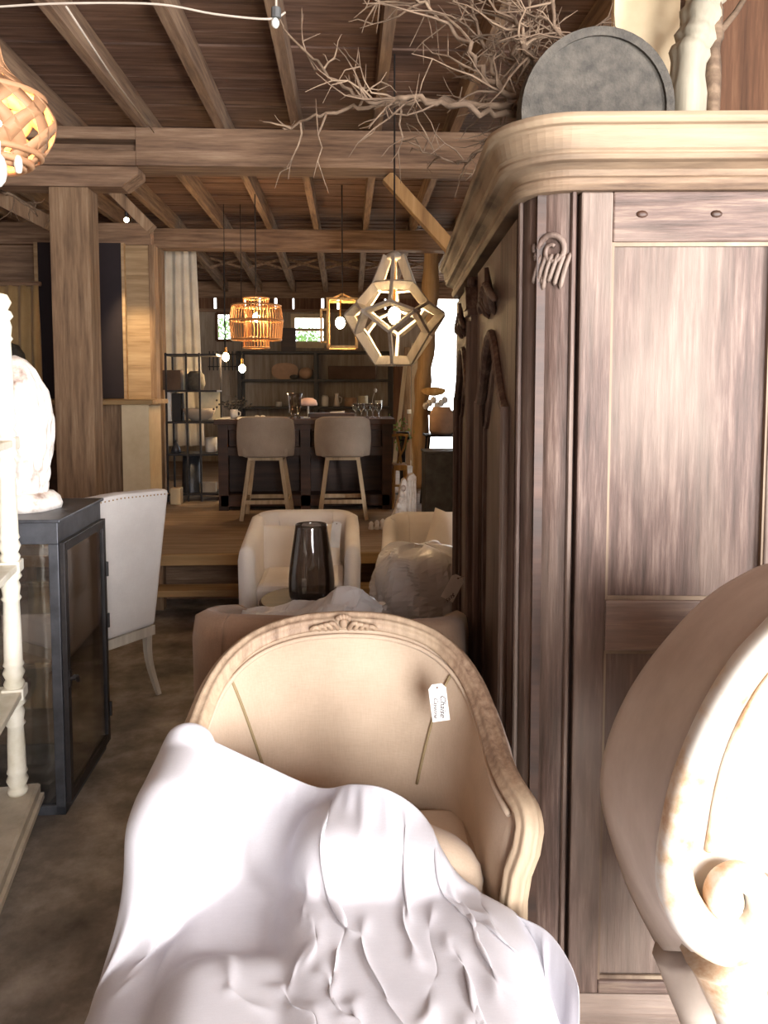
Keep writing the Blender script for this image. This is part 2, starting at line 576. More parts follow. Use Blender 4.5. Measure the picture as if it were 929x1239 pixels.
# main beams and posts
bz = 2.985
b = MB()
b.bx(-1.37, 3.3, 5.18, 5.42, bz, JZ - 0.002)
b.bx(-4.15, -1.37, 5.18, 5.42, bz + 0.165, JZ - 0.002)
b.bx(-4.15, -1.37, 5.18, 5.42, bz, bz + 0.095)
b.bx(-4.15, -1.37, 5.30, 5.42, bz + 0.09, bz + 0.17)
tag(b.obj('ceiling_beam', 'barn', bevel=0.006), 'heavy brown timber beam with a slot, above the platform edge', 'beam')
tag(MB().bx(-4.15, 3.3, 8.4, 8.6, 3.02, JZ - 0.002).obj('ceiling_beam', 'barn', bevel=0.006), 'brown timber beam behind, above the bar stools, ending at slim post', 'beam')
a0, a1 = W(70, 400, 5.3), W(117, 400, 5.3)
pm = MB()
pm.bx(a0.x, a1.x, 5.20, 5.40, PZ - 0.0, bz - 0.135)
o = pm.obj('timber_post', 'barnz', bevel=0.01)
tag(o, 'thick rough timber post at the platform edge behind the white chair', 'post')
c0 = (a0.x + a1.x) / 2
b = MB().prism([(-4.1, bz - 0.002), (-4.1, bz - 0.133), (c0 + 0.34, bz - 0.133), (c0 + 0.45, bz - 0.05), (c0 + 0.45, bz - 0.002)], 5.2, 5.4)
tag(b.obj('bolster_block', 'barn', bevel=0.006), 'chamfered timber bolster on top of the thick post', 'timber')
a0, a1 = W(182, 420, 8.5), W(199, 420, 8.5)
tag(MB().bx(a0.x, a1.x, 8.42, 8.58, PZ, 3.018).obj('timber_post', 'barnz', bevel=0.008), 'slim brown timber post beside the grey curtain and black shelf rack', 'post')
def brace(p, q, Y, label, w=0.09, mat='brace'):
    a, b_ = W(*p, Y), W(*q, Y)
    tag(MB().bar(a, b_, w, 0.09, (0, 1, 0)).obj('knee_brace', mat, bevel=0.004), label, 'timber')
brace((468, 214), (594, 354), 5.32, 'diagonal timber knee brace running from beam toward armoire top', 0.085)
brace((138, 232), (184, 278), 5.42, 'short diagonal brace beside the bolster of the thick post', 0.07, 'barnz')
brace((60, 270), (-10, 235), 5.6, 'diagonal brace left of the thick post, under twigs', 0.1, 'barnz')
a0 = W(600, 400, 5.32).x
tag(MB().bx(a0 - 0.1, a0 + 0.1, 5.22, 5.42, PZ, bz - 0.002).obj('timber_post', 'barnz', bevel=0.01), 'timber post hidden behind the tall armoire', 'post')

# back wall: vertical boards, with a window, a leafy opening and a door opening on the right
wb = S(bpy.data.objects.new('wall_back', None)); C.objects.link(wb)
WX0, WX1 = W(356, 400, YB).x, W(392, 400, YB).x
WZ0, WZ1 = W(370, 414, YB).z, W(370, 384, YB).z
OX0, OX1 = W(262, 400, YB).x, W(281, 400, YB).x
OZ0, OZ1 = W(270, 412, YB).z, W(270, 379, YB).z
DX0 = W(511, 400, YB).x
TOPZ = 2.93
edges = [-4.2]
while edges[-1] < DX0 - 0.12:
    edges.append(edges[-1] + 0.24)
edges[-1] = DX0
for key in (WX0, WX1, OX0, OX1):
    i = min(range(len(edges)), key=lambda k: abs(edges[k] - key))
    edges[i] = key
for xa, xb in zip(edges, edges[1:]):
    m = (xa + xb) / 2
    dy = rnd.uniform(0, 0.008)
    segs = [(PZ, TOPZ - 0.22)]
    if WX0 < m < WX1:
        segs = [(PZ, WZ0), (WZ1, TOPZ - 0.22)]
    elif OX0 < m < OX1:
        segs = [(PZ, OZ0), (OZ1, TOPZ - 0.22)]
    for s0, s1 in segs:
        MB().bx(xa, xb, YB + dy, YB + 0.03 + dy, s0, s1).obj('board', 'wallb', wb)
    gap = rnd.choice((0, 0.025, 0.04, 0.04))
    MB().bx(xa - 0.001, xb + 0.001 - gap, YB + 0.02, YB + 0.05, TOPZ - 0.23, TOPZ + 0.02).obj('frieze_board', 'wallr', wb)
MB().bx(-4.2, DX0, YB - 0.03, YB - 0.001, TOPZ - 0.24, TOPZ - 0.19).obj('rail', 'barn', wb)
MB().bx(-4.2, DX0 + 0.9, YB + 0.0, YB + 0.07, TOPZ - 0.02, leanz(YB) + 0.17).obj('top_plate', 'barn', wb)
# window
win = S(bpy.data.objects.new('window_1', None)); C.objects.link(win)
m = MB()
t = 0.05
m.bx(WX0 - 0.05, WX0 + 0.01, YB - 0.05, YB + 0.05, WZ0 - 0.05, WZ1 + 0.05)
m.bx(WX1 - 0.01, WX1 + 0.05, YB - 0.05, YB + 0.05, WZ0 - 0.05, WZ1 + 0.05)
m.bx(WX0, WX1, YB - 0.05, YB + 0.05, WZ1 - 0.01, WZ1 + 0.05)
m.bx(WX0, WX1, YB - 0.06, YB + 0.05, WZ0 - 0.09, WZ0 + 0.01)
m.bx(WX0, WX1, YB - 0.03, YB + 0.03, (WZ0 + WZ1) / 2 - 0.02, (WZ0 + WZ1) / 2 + 0.02)
m.obj('window_frame', 'plaster', win)
for za, zb in ((WZ0, (WZ0 + WZ1) / 2), ((WZ0 + WZ1) / 2, WZ1)):
    MB().bx(WX0, WX1, YB - 0.004, YB + 0.004, za, zb).obj('pane', 'glass', win)
w2 = S(bpy.data.objects.new('window_2', None)); C.objects.link(w2)
m = MB()
for xx in (OX0, OX1):
    m.bx(xx - 0.02, xx + 0.02, YB - 0.02, YB + 0.04, OZ0, OZ1)
for zz in (OZ0, OZ1):
    m.bx(OX0, OX1, YB - 0.02, YB + 0.04, zz - 0.02, zz + 0.02)
m.obj('window_frame', 'wallr', w2)
MB().bx(OX0, OX1, YB - 0.004, YB + 0.004, OZ0, OZ1).obj('pane', 'glass', w2)
# outside
gr = S(MB().bx(-8, 9, YB + 0.1, YB + 9, PZ - 0.14, PZ - 0.04).obj('floor_yard', 'grass'))
def shrub(px, py, Y, rad, n, label, sd):
    r2 = random.Random(sd)
    c = W(px, py, Y)
    th = T('shrub', label, 'shrub', (c.x, c.y, PZ - 0.04), 0, 'shrubs outside the back wall')
    m = MB()
    for _ in range(n):
        a, b_, rr = r2.uniform(0, 2 * PI), r2.uniform(-1, 1), rad * r2.uniform(0.5, 1)
        p = Vector((rr * math.cos(a) * math.sqrt(1 - b_ * b_), rr * math.sin(a) * math.sqrt(1 - b_ * b_), rr * b_ * 1.1 + c.z - PZ))
        M = Matrix.Translation(p) @ Euler((r2.uniform(0, 6), r2.uniform(0, 6), r2.uniform(0, 6))).to_matrix().to_4x4()
        m.add([(-0.04, 0, 0), (0, -0.018, 0.01), (0.045, 0, 0), (0, 0.018, 0.01)], [(0, 1, 2, 3)], M)
    m.obj('foliage', 'leaf', th)
    st = MB()
    for k in range(5):
        a = k * 1.3
        st.tube([(0, 0, 0), (0.1 * math.cos(a), 0.1 * math.sin(a), (c.z - PZ) * 0.5), (0.3 * math.cos(a), 0.3 * math.sin(a), c.z - PZ)], [0.02, 0.015, 0.006], 6)
    st.obj('stem', 'twig', th)
shrub(372, 425, YB + 1.6, 0.45, 900, 'leafy green shrub seen through the lower window pane', 1)
shrub(272, 405, YB + 1.2, 0.4, 500, 'leafy green shrub seen through the narrow back window', 2)

# side and front walls of the barn
S(MB().bx(-4.3, -4.2, -2.6, YB + 0.1, 0, 3.4).obj('wall_left', 'wallr'))
m = MB()
m.bx(3.4, 3.5, -2.6, -2.3, 0, 3.4)
m.bx(3.4, 3.5, -2.3, -0.9, 0, 1.3)
m.bx(3.4, 3.5, -2.3, -0.9, 2.5, 3.4)
m.bx(3.4, 3.5, -0.9, YB + 0.1, 0, 3.4)
S(m.obj('wall_right', 'wallr'))
m = MB()
m.bx(-4.2, 0.4, -2.6, -2.5, 0, 3.4)
m.bx(0.4, 2.3, -2.6, -2.5, 2.7, 3.4)
m.bx(2.3, 3.4, -2.6, -2.5, 0, 3.4)
S(m.obj('wall_front', 'wallr'))

# right side beyond the armoire: dark boarded partition
S(MB().bx(W(868, 60, 3.34).x, 3.4, 3.34, 3.4, 0, JZ + 0.16).obj('wall_partition', 'wallr'))

# left side: booth partition with a tall dark panel, lamplit planks, a counter below
YP = 7.0
wp = S(bpy.data.objects.new('wall_booth', None)); C.objects.link(wp)
xr = W(182, 400, YP).x
zt = W(100, 296, YP).z
zl = W(100, 488, YP).z
n = 9
x_l = W(148, 400, YP).x
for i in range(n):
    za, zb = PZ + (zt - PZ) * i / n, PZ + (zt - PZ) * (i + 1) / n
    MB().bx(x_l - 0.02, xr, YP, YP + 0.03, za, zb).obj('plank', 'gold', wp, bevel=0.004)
for i in range(n):
    za, zb = PZ + (zt - PZ) * i / n, PZ + (zt - PZ) * (i + 1) / n
    MB().bx(-4.1, x_l - 0.02, YP + 0.05, YP + 0.08, za, zb).obj('plank', 'barn', wp, bevel=0.004)
MB().bx(-4.15, xr + 0.02, YP - 0.02, YP + 0.1, zt, W(100, 270, YP).z).obj('header', 'barn', wp)
MB().bx(xr, xr + 0.05, YP - 0.02, YP + 0.12, PZ, zt).obj('jamb', 'barnz', wp)
pn = T('display_board', 'tall plum-black panel standing on the booth counter behind the thick post', 'panel', (0, 0, 0))
xA, xB = W(50, 400, YP - 0.12).x, W(150, 400, YP - 0.12).x
m = MB().bx(xA, xB, YP - 0.15, YP - 0.12, zl + 0.045, zt - 0.01)
m.obj('board', 'dark', pn)
for u0, u1 in ((xA - 0.03, xA), (xB, xB + 0.025)):
    MB().bx(u0, u1, YP - 0.16, YP - 0.11, zl + 0.041, zt - 0.01).obj('side_strip', 'gold', pn)
YP = 7.0
ct = T('booth_counter', 'booth counter with pale wooden top and cream end panel beside thick post', 'counter', (0, 0, 0))
xc0, xc1, xc2 = W(20, 500, 6.6).x, W(147, 500, 6.5).x, W(180, 500, 6.5).x
MB().bx(xc0, W(186, 490, 6.45).x, 6.42, 6.97, zl + 0.0, zl + 0.04).obj('countertop', 'deckedge', ct, bevel=0.006)
MB().bx(xc1, xc2, 6.5, 6.54, PZ, zl).obj('end_panel', 'plaster', ct)
MB().bx(xc0 + 0.05, xc1, 6.62, 6.65, PZ, zl).obj('front_panel', 'barnz', ct)
MB().bx(xc2 - 0.04, xc2, 6.54, 6.9, PZ, zl).obj('side_panel', 'plaster', ct)
xq = W(74, 560, 6.55)
MB().bx(xq.x - 0.12, xq.x + 0.02, 6.56, 6.6, PZ, W(70, 545, 6.55).z).obj('cabinet_door', 'walnut', ct)

def curtain(name, label, p0, p1, ztop, zbot, Y, mat, n, amp, flare=0.0):
    x0, x1 = p0, p1
    def fn(u, v):
        x = x0 + (x1 - x0) * u
        z = ztop + (zbot - ztop) * v
        w = math.sin(u * n * 2 * PI + 0.8 * math.sin(v * 3)) * amp * (0.5 + 0.5 * v) + 0.4 * amp * math.sin(u * n * 5.1 + v * 2)
        return (x + flare * v * (u - 0.3), Y + w, z)
    o = MB().grid(fn, n * 12, 14).obj(name, mat, smooth=True, solid=0.006)
    return tag(o, label, 'curtain')
curtain('linen_curtain', 'tan linen curtain hanging beside the tall dark panel', W(-40, 400, 6.7).x, W(47, 400, 6.7).x, W(20, 345, 6.7).z, zl + 0.05, 6.72, 'curtain', 6, 0.03)
m = MB().tube([(W(-60, 400, 6.7).x, 6.72, W(20, 343, 6.7).z), (W(50, 400, 6.7).x, 6.72, W(20, 343, 6.7).z)], 0.02, 8)
tag(m.obj('curtain_rail', 'barn'), 'wooden rail carrying the tan linen curtain', 'rail')
curtain('grey_curtain', 'long grey gauze curtain hanging above the black shelf rack', W(193, 400, 8.9).x, W(236, 400, 8.9).x, leanz(8.9) + 0.01, W(215, 540, 8.9).z, 8.98, 'drape', 4, 0.05, 0.1)

# ================================================================== armoire
d_ = ray(480, 467)
ARZ = -math.atan2(d_.x, d_.y)
AO = W(632, 600, 1.66)
AO.z = 0
AL, AW = 2.05, 0.72
ARM = T('armoire', 'massive weathered brown oak armoire with moulded cornice and arched doors', 'armoire', AO, ARZ)
CZ0 = 1.965
def rr_plan(out, r=0.10, n=14):
    x0, x1, y0, y1 = -out, AW + out, -out, AL + out
    r = r + out
    pts = []
    for cx, cy, a0 in ((x0 + r, y0 + r, PI), (x1 - r, y0 + r, 1.5 * PI), (x1 - r, y1 - r, 0), (x0 + r, y1 - r, 0.5 * PI)):
        for k in range(n + 1):
            a = a0 + 0.5 * PI * k / n
            pts.append((cx + r * math.cos(a), cy + r * math.sin(a)))
    return pts
def ring_loft(prof, cap=True):
    m = MB()
    rings = [[(x, y, z) for x, y in rr_plan(o_)] for z, o_ in prof]
    n = len(rings[0])
    vs = [p for rg in rings for p in rg]
    fs = [(i * n + k, i * n + (k + 1) % n, (i + 1) * n + (k + 1) % n, (i + 1) * n + k) for i in range(len(rings) - 1) for k in range(n)]
    if cap:
        fs += [tuple(range(n - 1, -1, -1)), tuple((len(rings) - 1) * n + k for k in range(n))]
    return m.add(vs, fs)
cp = [(CZ0, 0.0), (CZ0, 0.012), (CZ0 + 0.012, 0.02), (CZ0 + 0.024, 0.02), (CZ0 + 0.03, 0.012), (CZ0 + 0.042, 0.016), (CZ0 + 0.052, 0.032), (CZ0 + 0.055, 0.046), (CZ0 + 0.064, 0.05), (CZ0 + 0.070, 0.046), (CZ0 + 0.076, 0.052), (CZ0 + 0.11, 0.06), (CZ0 + 0.118, 0.064), (CZ0 + 0.12, 0.074), (CZ0 + 0.13, 0.08), (CZ0 + 0.142, 0.074), (CZ0 + 0.144, 0.0)]
ring_loft(cp).obj('cornice', 'corn', ARM, bevel=0.002)
ring_loft([(0.0, 0.02), (0.11, 0.02), (0.12, 0.008), (0.16, 0.0)]).obj('plinth', 'armx', ARM)
# side that looks toward the viewer: stiles, rails, panels
sy = 0.0
def sbox(name, x0, x1, z0, z1, ya, yb, mat, bv=0.004):
    return MB().bx(x0, x1, ya, yb, z0, z1).obj(name, mat, ARM, bevel=bv)
zr = lambda py: W(800, py, 1.62).z
sbox('stile', 0.118, 0.186, 0.16, CZ0, 0.0, 0.03, 'armz')
sbox('stile', AW - 0.19, AW - 0.118, 0.16, CZ0, 0.0, 0.03, 'armz')
za, zb, zc, zd = zr(290), zr(730), zr(792), zr(1196)
sbox('rail', 0.186, AW - 0.19, za, CZ0, 0.0, 0.03, 'armx')
sbox('rail', 0.186, AW - 0.19, zc, zb, 0.0, 0.03, 'armx')
sbox('rail', 0.186, AW - 0.19, 0.16, zd, 0.0, 0.03, 'armx')
for z_a, z_b in ((zb, za), (zd, zc)):
    sbox('side_panel', 0.186, AW - 0.19, z_a, z_b, 0.016, 0.028, 'armz', 0)
    m = MB()
    for x in (0.1885, AW - 0.1925):
        m.bar((x, 0.010, z_a), (x, 0.010, z_b), 0.005, 0.012)
    for z in (z_a + 0.0025, z_b - 0.0025):
        m.bar((0.186, 0.010, z), (AW - 0.19, 0.010, z), 0.005, 0.012)
    m.obj('bead', 'beadw', ARM)
# knots in the top rail
for px, py in ((781, 256), (870, 257)):
    p = W(px, py, 1.62)
    q = ARM.matrix_world.inverted() @ p if False else (Matrix.Translation(AO) @ Matrix.Rotation(ARZ, 4, 'Z')).inverted() @ p
    MB().ball((q.x, 0.0, q.z), (0.013, 0.004, 0.008), 10).obj('knot', 'walnut', ARM, smooth=True)
# rounded corner columns
def corner(cx, cy, a0, name='corner_column'):
    m = MB()
    r = 0.095
    pts = [(cx + r * math.cos(a0 + 0.5 * PI * k / 24), cy + r * math.sin(a0 + 0.5 * PI * k / 24)) for k in range(25)]
    pts = pts + [(cx, cy)]
    m.prism(pts, 0.16, CZ0, 'z')
    return m.obj(name, 'armz', ARM)
cc = corner(0.106, 0.106, PI)
corner(0.106, AL - 0.106, 0.5 * PI)
corner(AW - 0.106, 0.106, 1.5 * PI)
m = MB()
for a in (PI + 0.03, 1.5 * PI - 0.03):
    m.tube([(0.106 + 0.1 * math.cos(a), 0.106 + 0.1 * math.sin(a), 0.16), (0.106 + 0.1 * math.cos(a), 0.106 + 0.1 * math.sin(a), CZ0)], 0.006, 6)
m.obj('bead', 'armz', cc)
# carved leaf on the column
def colpt(a, z, rr=0.098):
    return (0.106 + rr * math.cos(a), 0.106 + rr * math.sin(a), z)
m = MB()
aC, zC = PI + 1.02, W(680, 305, 1.62).z
sp = []
for k in range(26):
    t = k / 25
    rad = 0.036 * (1 - 0.72 * t)
    th = PI * 0.95 - t * 2.6 * PI
    sp.append(colpt(aC + rad * math.cos(th) * 9.5 + 0.08, zC + rad * math.sin(th) * 1.05 + 0.012, 0.1))
m.tube(sp, [0.0075 * (1 - 0.4 * k / 25) for k in range(26)], 8)
for k in range(6):
    a = aC - 0.30 + 0.13 * k
    m.tube(catmull([colpt(a + 0.12, zC + 0.005, 0.1), colpt(a, zC - 0.03, 0.102), colpt(a - 0.10, zC - 0.055 - 0.008 * (k % 3), 0.099)], 4), [0.003] + [0.0055] * 7 + [0.001], 6)
for k in range(5):
    m.ball(colpt(aC - 0.38 + 0.06 * k, zC + 0.022 - 0.018 * k, 0.098), (0.008, 0.008, 0.012), 8)
m.obj('carved_leaf', 'armz', cc, smooth=True)
# front: two doors with arched panels
def door(y0, y1, flip):
    dr = MB()
    z0_, z1_ = 0.2, CZ0 - 0.03
    st = 0.10
    def yy(t):
        return y0 + (y1 - y0) * t
    n = 16
    arch = []
    for k in range(n + 1):
        t = k / n
        y = y0 + st + (y1 - y0 - 2 * st) * t
        s = abs(2 * t - 1)
        z = 1.50 + 0.20 * (0.5 + 0.5 * math.cos(PI * min(1, s * 1.08))) ** 0.8
        arch.append((y, z))
    dr.prism([(y0, z0_), (y0 + st, z0_), (y0 + st, z1_), (y0, z1_)], 0.0, 0.03, 'x')
    dr.prism([(y1 - st, z0_), (y1, z0_), (y1, z1_), (y1 - st, z1_)], 0.0, 0.03, 'x')
    dr.prism([(y0 + st, z0_), (y1 - st, z0_), (y1 - st, z0_ + 0.13), (y0 + st, z0_ + 0.13)], 0.0, 0.03, 'x')
    for a, b_ in zip(arch, arch[1:]):
        dr.prism([a, b_, (b_[0], z1_), (a[0], z1_)], 0.0, 0.03, 'x')
    dd = dr.obj('door', 'army', ARM)
    MB().bx(0.016, 0.028, y0 + st, y1 - st, z0_ + 0.1, 1.8).obj('door_panel', 'armz', dd)
    path = [(-0.004, y0 + st, z0_ + 0.13)] + [(-0.004, a[0], a[1]) for a in arch] + [(-0.004, y1 - st, z0_ + 0.13), (-0.004, y0 + st, z0_ + 0.13)]
    MB().tube(path, 0.016, 8).obj('arch_moulding', 'army', dd)
    inner = [(0.012, y0 + st + 0.07, z0_ + 0.2)] + [(0.012, y0 + st + 0.07 + (a[0] - y0 - st) * (y1 - y0 - 2 * st - 0.14) / (y1 - y0 - 2 * st), a[1] - 0.08) for a in arch] + [(0.012, y1 - st - 0.07, z0_ + 0.2)]
    MB().tube(inner, 0.01, 6).obj('panel_bead', 'army', dd)
    ym = (y0 + y1) / 2
    c = MB()
    r3 = random.Random(7)
    for k in range(-4, 5):
        zz = 1.83 - 0.012 * abs(k)
        c.tube(catmull([(-0.004, ym + 0.016 * k, zz - 0.03), (-0.024, ym + 0.03 * k, zz + 0.02), (-0.016, ym + 0.045 * k, zz - 0.005)], 4), [0.004] + [0.010] * 7 + [0.003], 6)
    c.ball((-0.012, ym, 1.80), (0.018, 0.026, 0.03), 10)
    c.tube([(-0.012, ym, 1.82), (-0.02, ym, 1.89)], [0.014, 0.006], 8)
    c.obj('carving', 'army', dd, smooth=True)
    return dd
ymid = AL / 2
door(0.125, ymid - 0.04, 1)
d2 = door(ymid + 0.04, AL - 0.125, -1)
m = MB()
m.bx(-0.022, 0.03, ymid - 0.04, ymid + 0.04, 0.2, CZ0 - 0.17)
for s in (-1, 0, 1):
    m.tube([(-0.024, ymid + 0.024 * s, 0.22), (-0.024, ymid + 0.024 * s, CZ0 - 0.19)], 0.009, 8)
m.obj('meeting_stile', 'army', ARM)
m = MB()
m.bx(-0.035, 0.03, ymid - 0.05, ymid + 0.05, CZ0 - 0.17, CZ0 - 0.15)
m.prism([(ymid - 0.055, CZ0 - 0.15), (ymid + 0.055, CZ0 - 0.15), (ymid + 0.01, CZ0 - 0.07), (ymid - 0.01, CZ0 - 0.07)], -0.04, 0.03, 'x')
m.ball((-0.015, ymid, CZ0 - 0.055), (0.018, 0.018, 0.022), 10)
m.obj('capital', 'army', ARM)
MB().bx(0.03, AW - 0.03, 0.03, AL - 0.02, 0.1, CZ0).obj('carcass', 'walnut', ARM)
MB().bx(AW - 0.03, AW, 0.1, AL - 0.1, 0.16, CZ0).obj('back_panel', 'armz', ARM)
MB().bx(0.1, AW - 0.03, AL - 0.02, AL, 0.16, CZ0).obj('end_panel', 'armz', ARM)

def price_tag(name, label, c, w, h, rot, lines, string_to=None, parent=None):
    th = T(name, label, 'price tag', c)
    M = Euler(rot).to_matrix().to_4x4()
    card = [(-w / 2, -h / 2), (w / 2, -h / 2), (w / 2, h / 2 - w * 0.25), (w * 0.28, h / 2), (-w * 0.28, h / 2), (-w / 2, h / 2 - w * 0.25)]
    MB().prism(card, -0.0006, 0.0006, 'y', M).obj('card', 'paper', th)
    for txt, x, z, size, ang in lines:
        cu = bpy.data.curves.new('handwriting', 'FONT')
        cu.body = txt
        cu.size = size
        cu.shear = 0.35
        cu.align_x = 'CENTER'
        cu.extrude = 0.0003
        tmp = bpy.data.objects.new('handwriting', cu)
        me = bpy.data.meshes.new_from_object(tmp)
        me.transform(M @ Matrix.Translation((x, -0.0012, z)) @ Matrix.Rotation(ang, 4, 'Y') @ Matrix.Rotation(R(90), 4, 'X'))
        me.materials.clear()
        me.materials.append(MT['ink'])
        bpy.data.objects.remove(tmp)
        link('handwriting', me, th)
    hole = M @ Vector((0, -0.001, h / 2 - w * 0.2))
    MB().ball(hole, (w * 0.06, 0.001, w * 0.06), 8, None).obj('eyelet', 'string', th)
    if string_to is not None:
        e = Vector(string_to) - Vector(c)
        mid = (hole + e) / 2 + Vector((0, -0.004, -0.004))
        MB().tube(catmull([hole, mid, e], 5), 0.0011, 5).obj('string', 'string', th)
    return th

# ================================================================== bergere chaise with a draped sheet
X0 = -0.012
half = [(0.0, 1.88, 0.968), (0.09, 1.878, 0.963), (0.165, 1.867, 0.948), (0.225, 1.845, 0.925), (0.272, 1.80, 0.893), (0.302, 1.745, 0.855), (0.316, 1.68, 0.822), (0.322, 1.61, 0.797), (0.322, 1.53, 0.780), (0.328, 1.45, 0.770), (0.343, 1.38, 0.757), (0.345, 1.355, 0.735)]
post = [(0.338, 1.35, 0.70), (0.324, 1.355, 0.655), (0.318, 1.36, 0.60), (0.318, 1.36, 0.50), (0.322, 1.36, 0.42)]
CH = T('chaise', 'oatmeal linen French chaise with carved wood frame, half under a white sheet', 'chaise', (X0, 0, 0))
rim_r = catmull(half, 4)
rim = [Vector((-p.x, p.y, p.z)) for p in reversed(rim_r)][:-1] + rim_r
full = [Vector((-p[0], p[1], p[2])) for p in reversed(post)] + rim + [Vector(p) for p in post]
full = catmull(full[::1], 1)
MB().tube(full, 0.0245, 30, lambda a: 1 + 0.13 * math.cos(7 * a), up=(0, 1, 0)).obj('frame', 'gilt', CH, smooth=True)
# crest carving
m = MB()
for s in (-1, 1):
    for k in range(4):
        x = s * (0.012 + 0.014 * k)
        m.tube(catmull([(x, 1.853, 0.955), (x + s * 0.012, 1.842, 0.975 - 0.003 * k), (x + s * 0.028, 1.85, 0.968 - 0.004 * k)], 4), [0.003] + [0.006] * 7 + [0.002], 6)
m.ball((0, 1.85, 0.972), (0.010, 0.010, 0.013), 10)
for k in range(5):
    a = R(40 + 25 * k)
    m.ball((0.018 * math.cos(a), 1.85, 0.975 + 0.014 * math.sin(a)), (0.007, 0.008, 0.007), 8)
m.obj('crest_carving', 'gilt', CH, smooth=True)
rl = [0.0]
for a, b_ in zip(rim, rim[1:]):
    rl.append(rl[-1] + (b_ - a).length)
def rim_at(u):
    t = u * rl[-1]
    i = max(0, min(len(rl) - 2, next((k for k in range(len(rl) - 1) if rl[k + 1] >= t), len(rl) - 2)))
    w = (t - rl[i]) / max(1e-6, rl[i + 1] - rl[i])
    return rim[i].lerp(rim[i + 1], w)
def back_pt(u, v, extra=0.0):
    p = rim_at(u)
    inw = Vector((0, 1.35, 0)) - Vector((p.x * 1.0, p.y, 0))
    inw.z = 0
    inw.normalize()
    z = p.z + (0.36 - p.z) * v
    off = 0.004 + 0.045 * math.sin(PI * min(1, v * 1.1 + 0.02)) ** 0.6 + extra
    return Vector((p.x, p.y, z)) + inw * off
MB().grid(lambda u, v: back_pt(0.02 + 0.96 * u, v), 70, 16).obj('backrest', 'linen', CH, smooth=True, solid=0.05, off=1)
MB().grid(lambda u, v: back_pt(0.02 + 0.96 * u, v, -0.012), 70, 16).obj('outside_back', 'linen', CH, smooth=True)
for s in (-1, 1):
    pts = []
    for k in range(14):
        v = 0.02 + 0.60 * k / 13
        u = 0.5 + s * (0.200 - 0.075 * (k / 13) ** (0.7 if s > 0 else 1.0))
        pts.append(back_pt(u, v, 0.003))
    MB().tube(pts, 0.0035, 6).obj('piping', 'seam', CH, smooth=True)
inn = [back_pt(0.03 + 0.94 * k / 60, 0.045, 0.004) for k in range(61)]
MB().tube(inn, 0.006, 6).obj('welt', 'linen', CH, smooth=True)
m = MB()
m.bx(-0.33, 0.33, 0.74, 1.80, 0.30, 0.40)
m.obj('seat_rail', 'gilt', CH, bevel=0.01)
MB().bx(-0.315, 0.315, 0.76, 1.80, 0.40, 0.54).obj('seat_cushion', 'linen', CH, bevel=0.04)
for x in (-0.28, 0.28):
    for y in (0.79, 1.3, 1.74):
        MB().tube(catmull([(x, y, 0.31), (x * 1.03, y, 0.2), (x * 1.0, y, 0.08), (x * 1.04, y - 0.01, 0.0)], 4), [0.034, 0.034, 0.032, 0.029, 0.026, 0.022, 0.02, 0.018, 0.017, 0.016, 0.017, 0.02, 0.022], 10).obj('leg', 'gilt', CH, smooth=True)
# loose cushion peeping out beside the sheet
cu = MB().ball((0, 0, 0), (0.17, 0.085, 0.115), 24)
cu.v = [(sup(x / 0.17, 0.7) * 0.17, sup(y / 0.085, 0.85) * 0.085, sup(z / 0.115, 0.7) * 0.115) for x, y, z in cu.v]
o = cu.obj('cushion', 'linen', smooth=True)
o.location = (X0 + 0.105, 1.455, 0.575)
o.rotation_euler = (R(-14), R(13), R(-8))
tag(o, 'plump linen cushion peeping out from under the white sheet', 'cushion')
tp = W(531, 850, 1.69)
price_tag('price_tag', 'white handwritten tag hanging on the linen chaise back', tp, 0.040, 0.084, (R(-6), R(-7), R(0)), [('Chaise', 0.002, -0.008, 0.0185, R(97)), ('Cayenne', -0.013, -0.010, 0.013, R(97))], W(540, 824, 1.725))

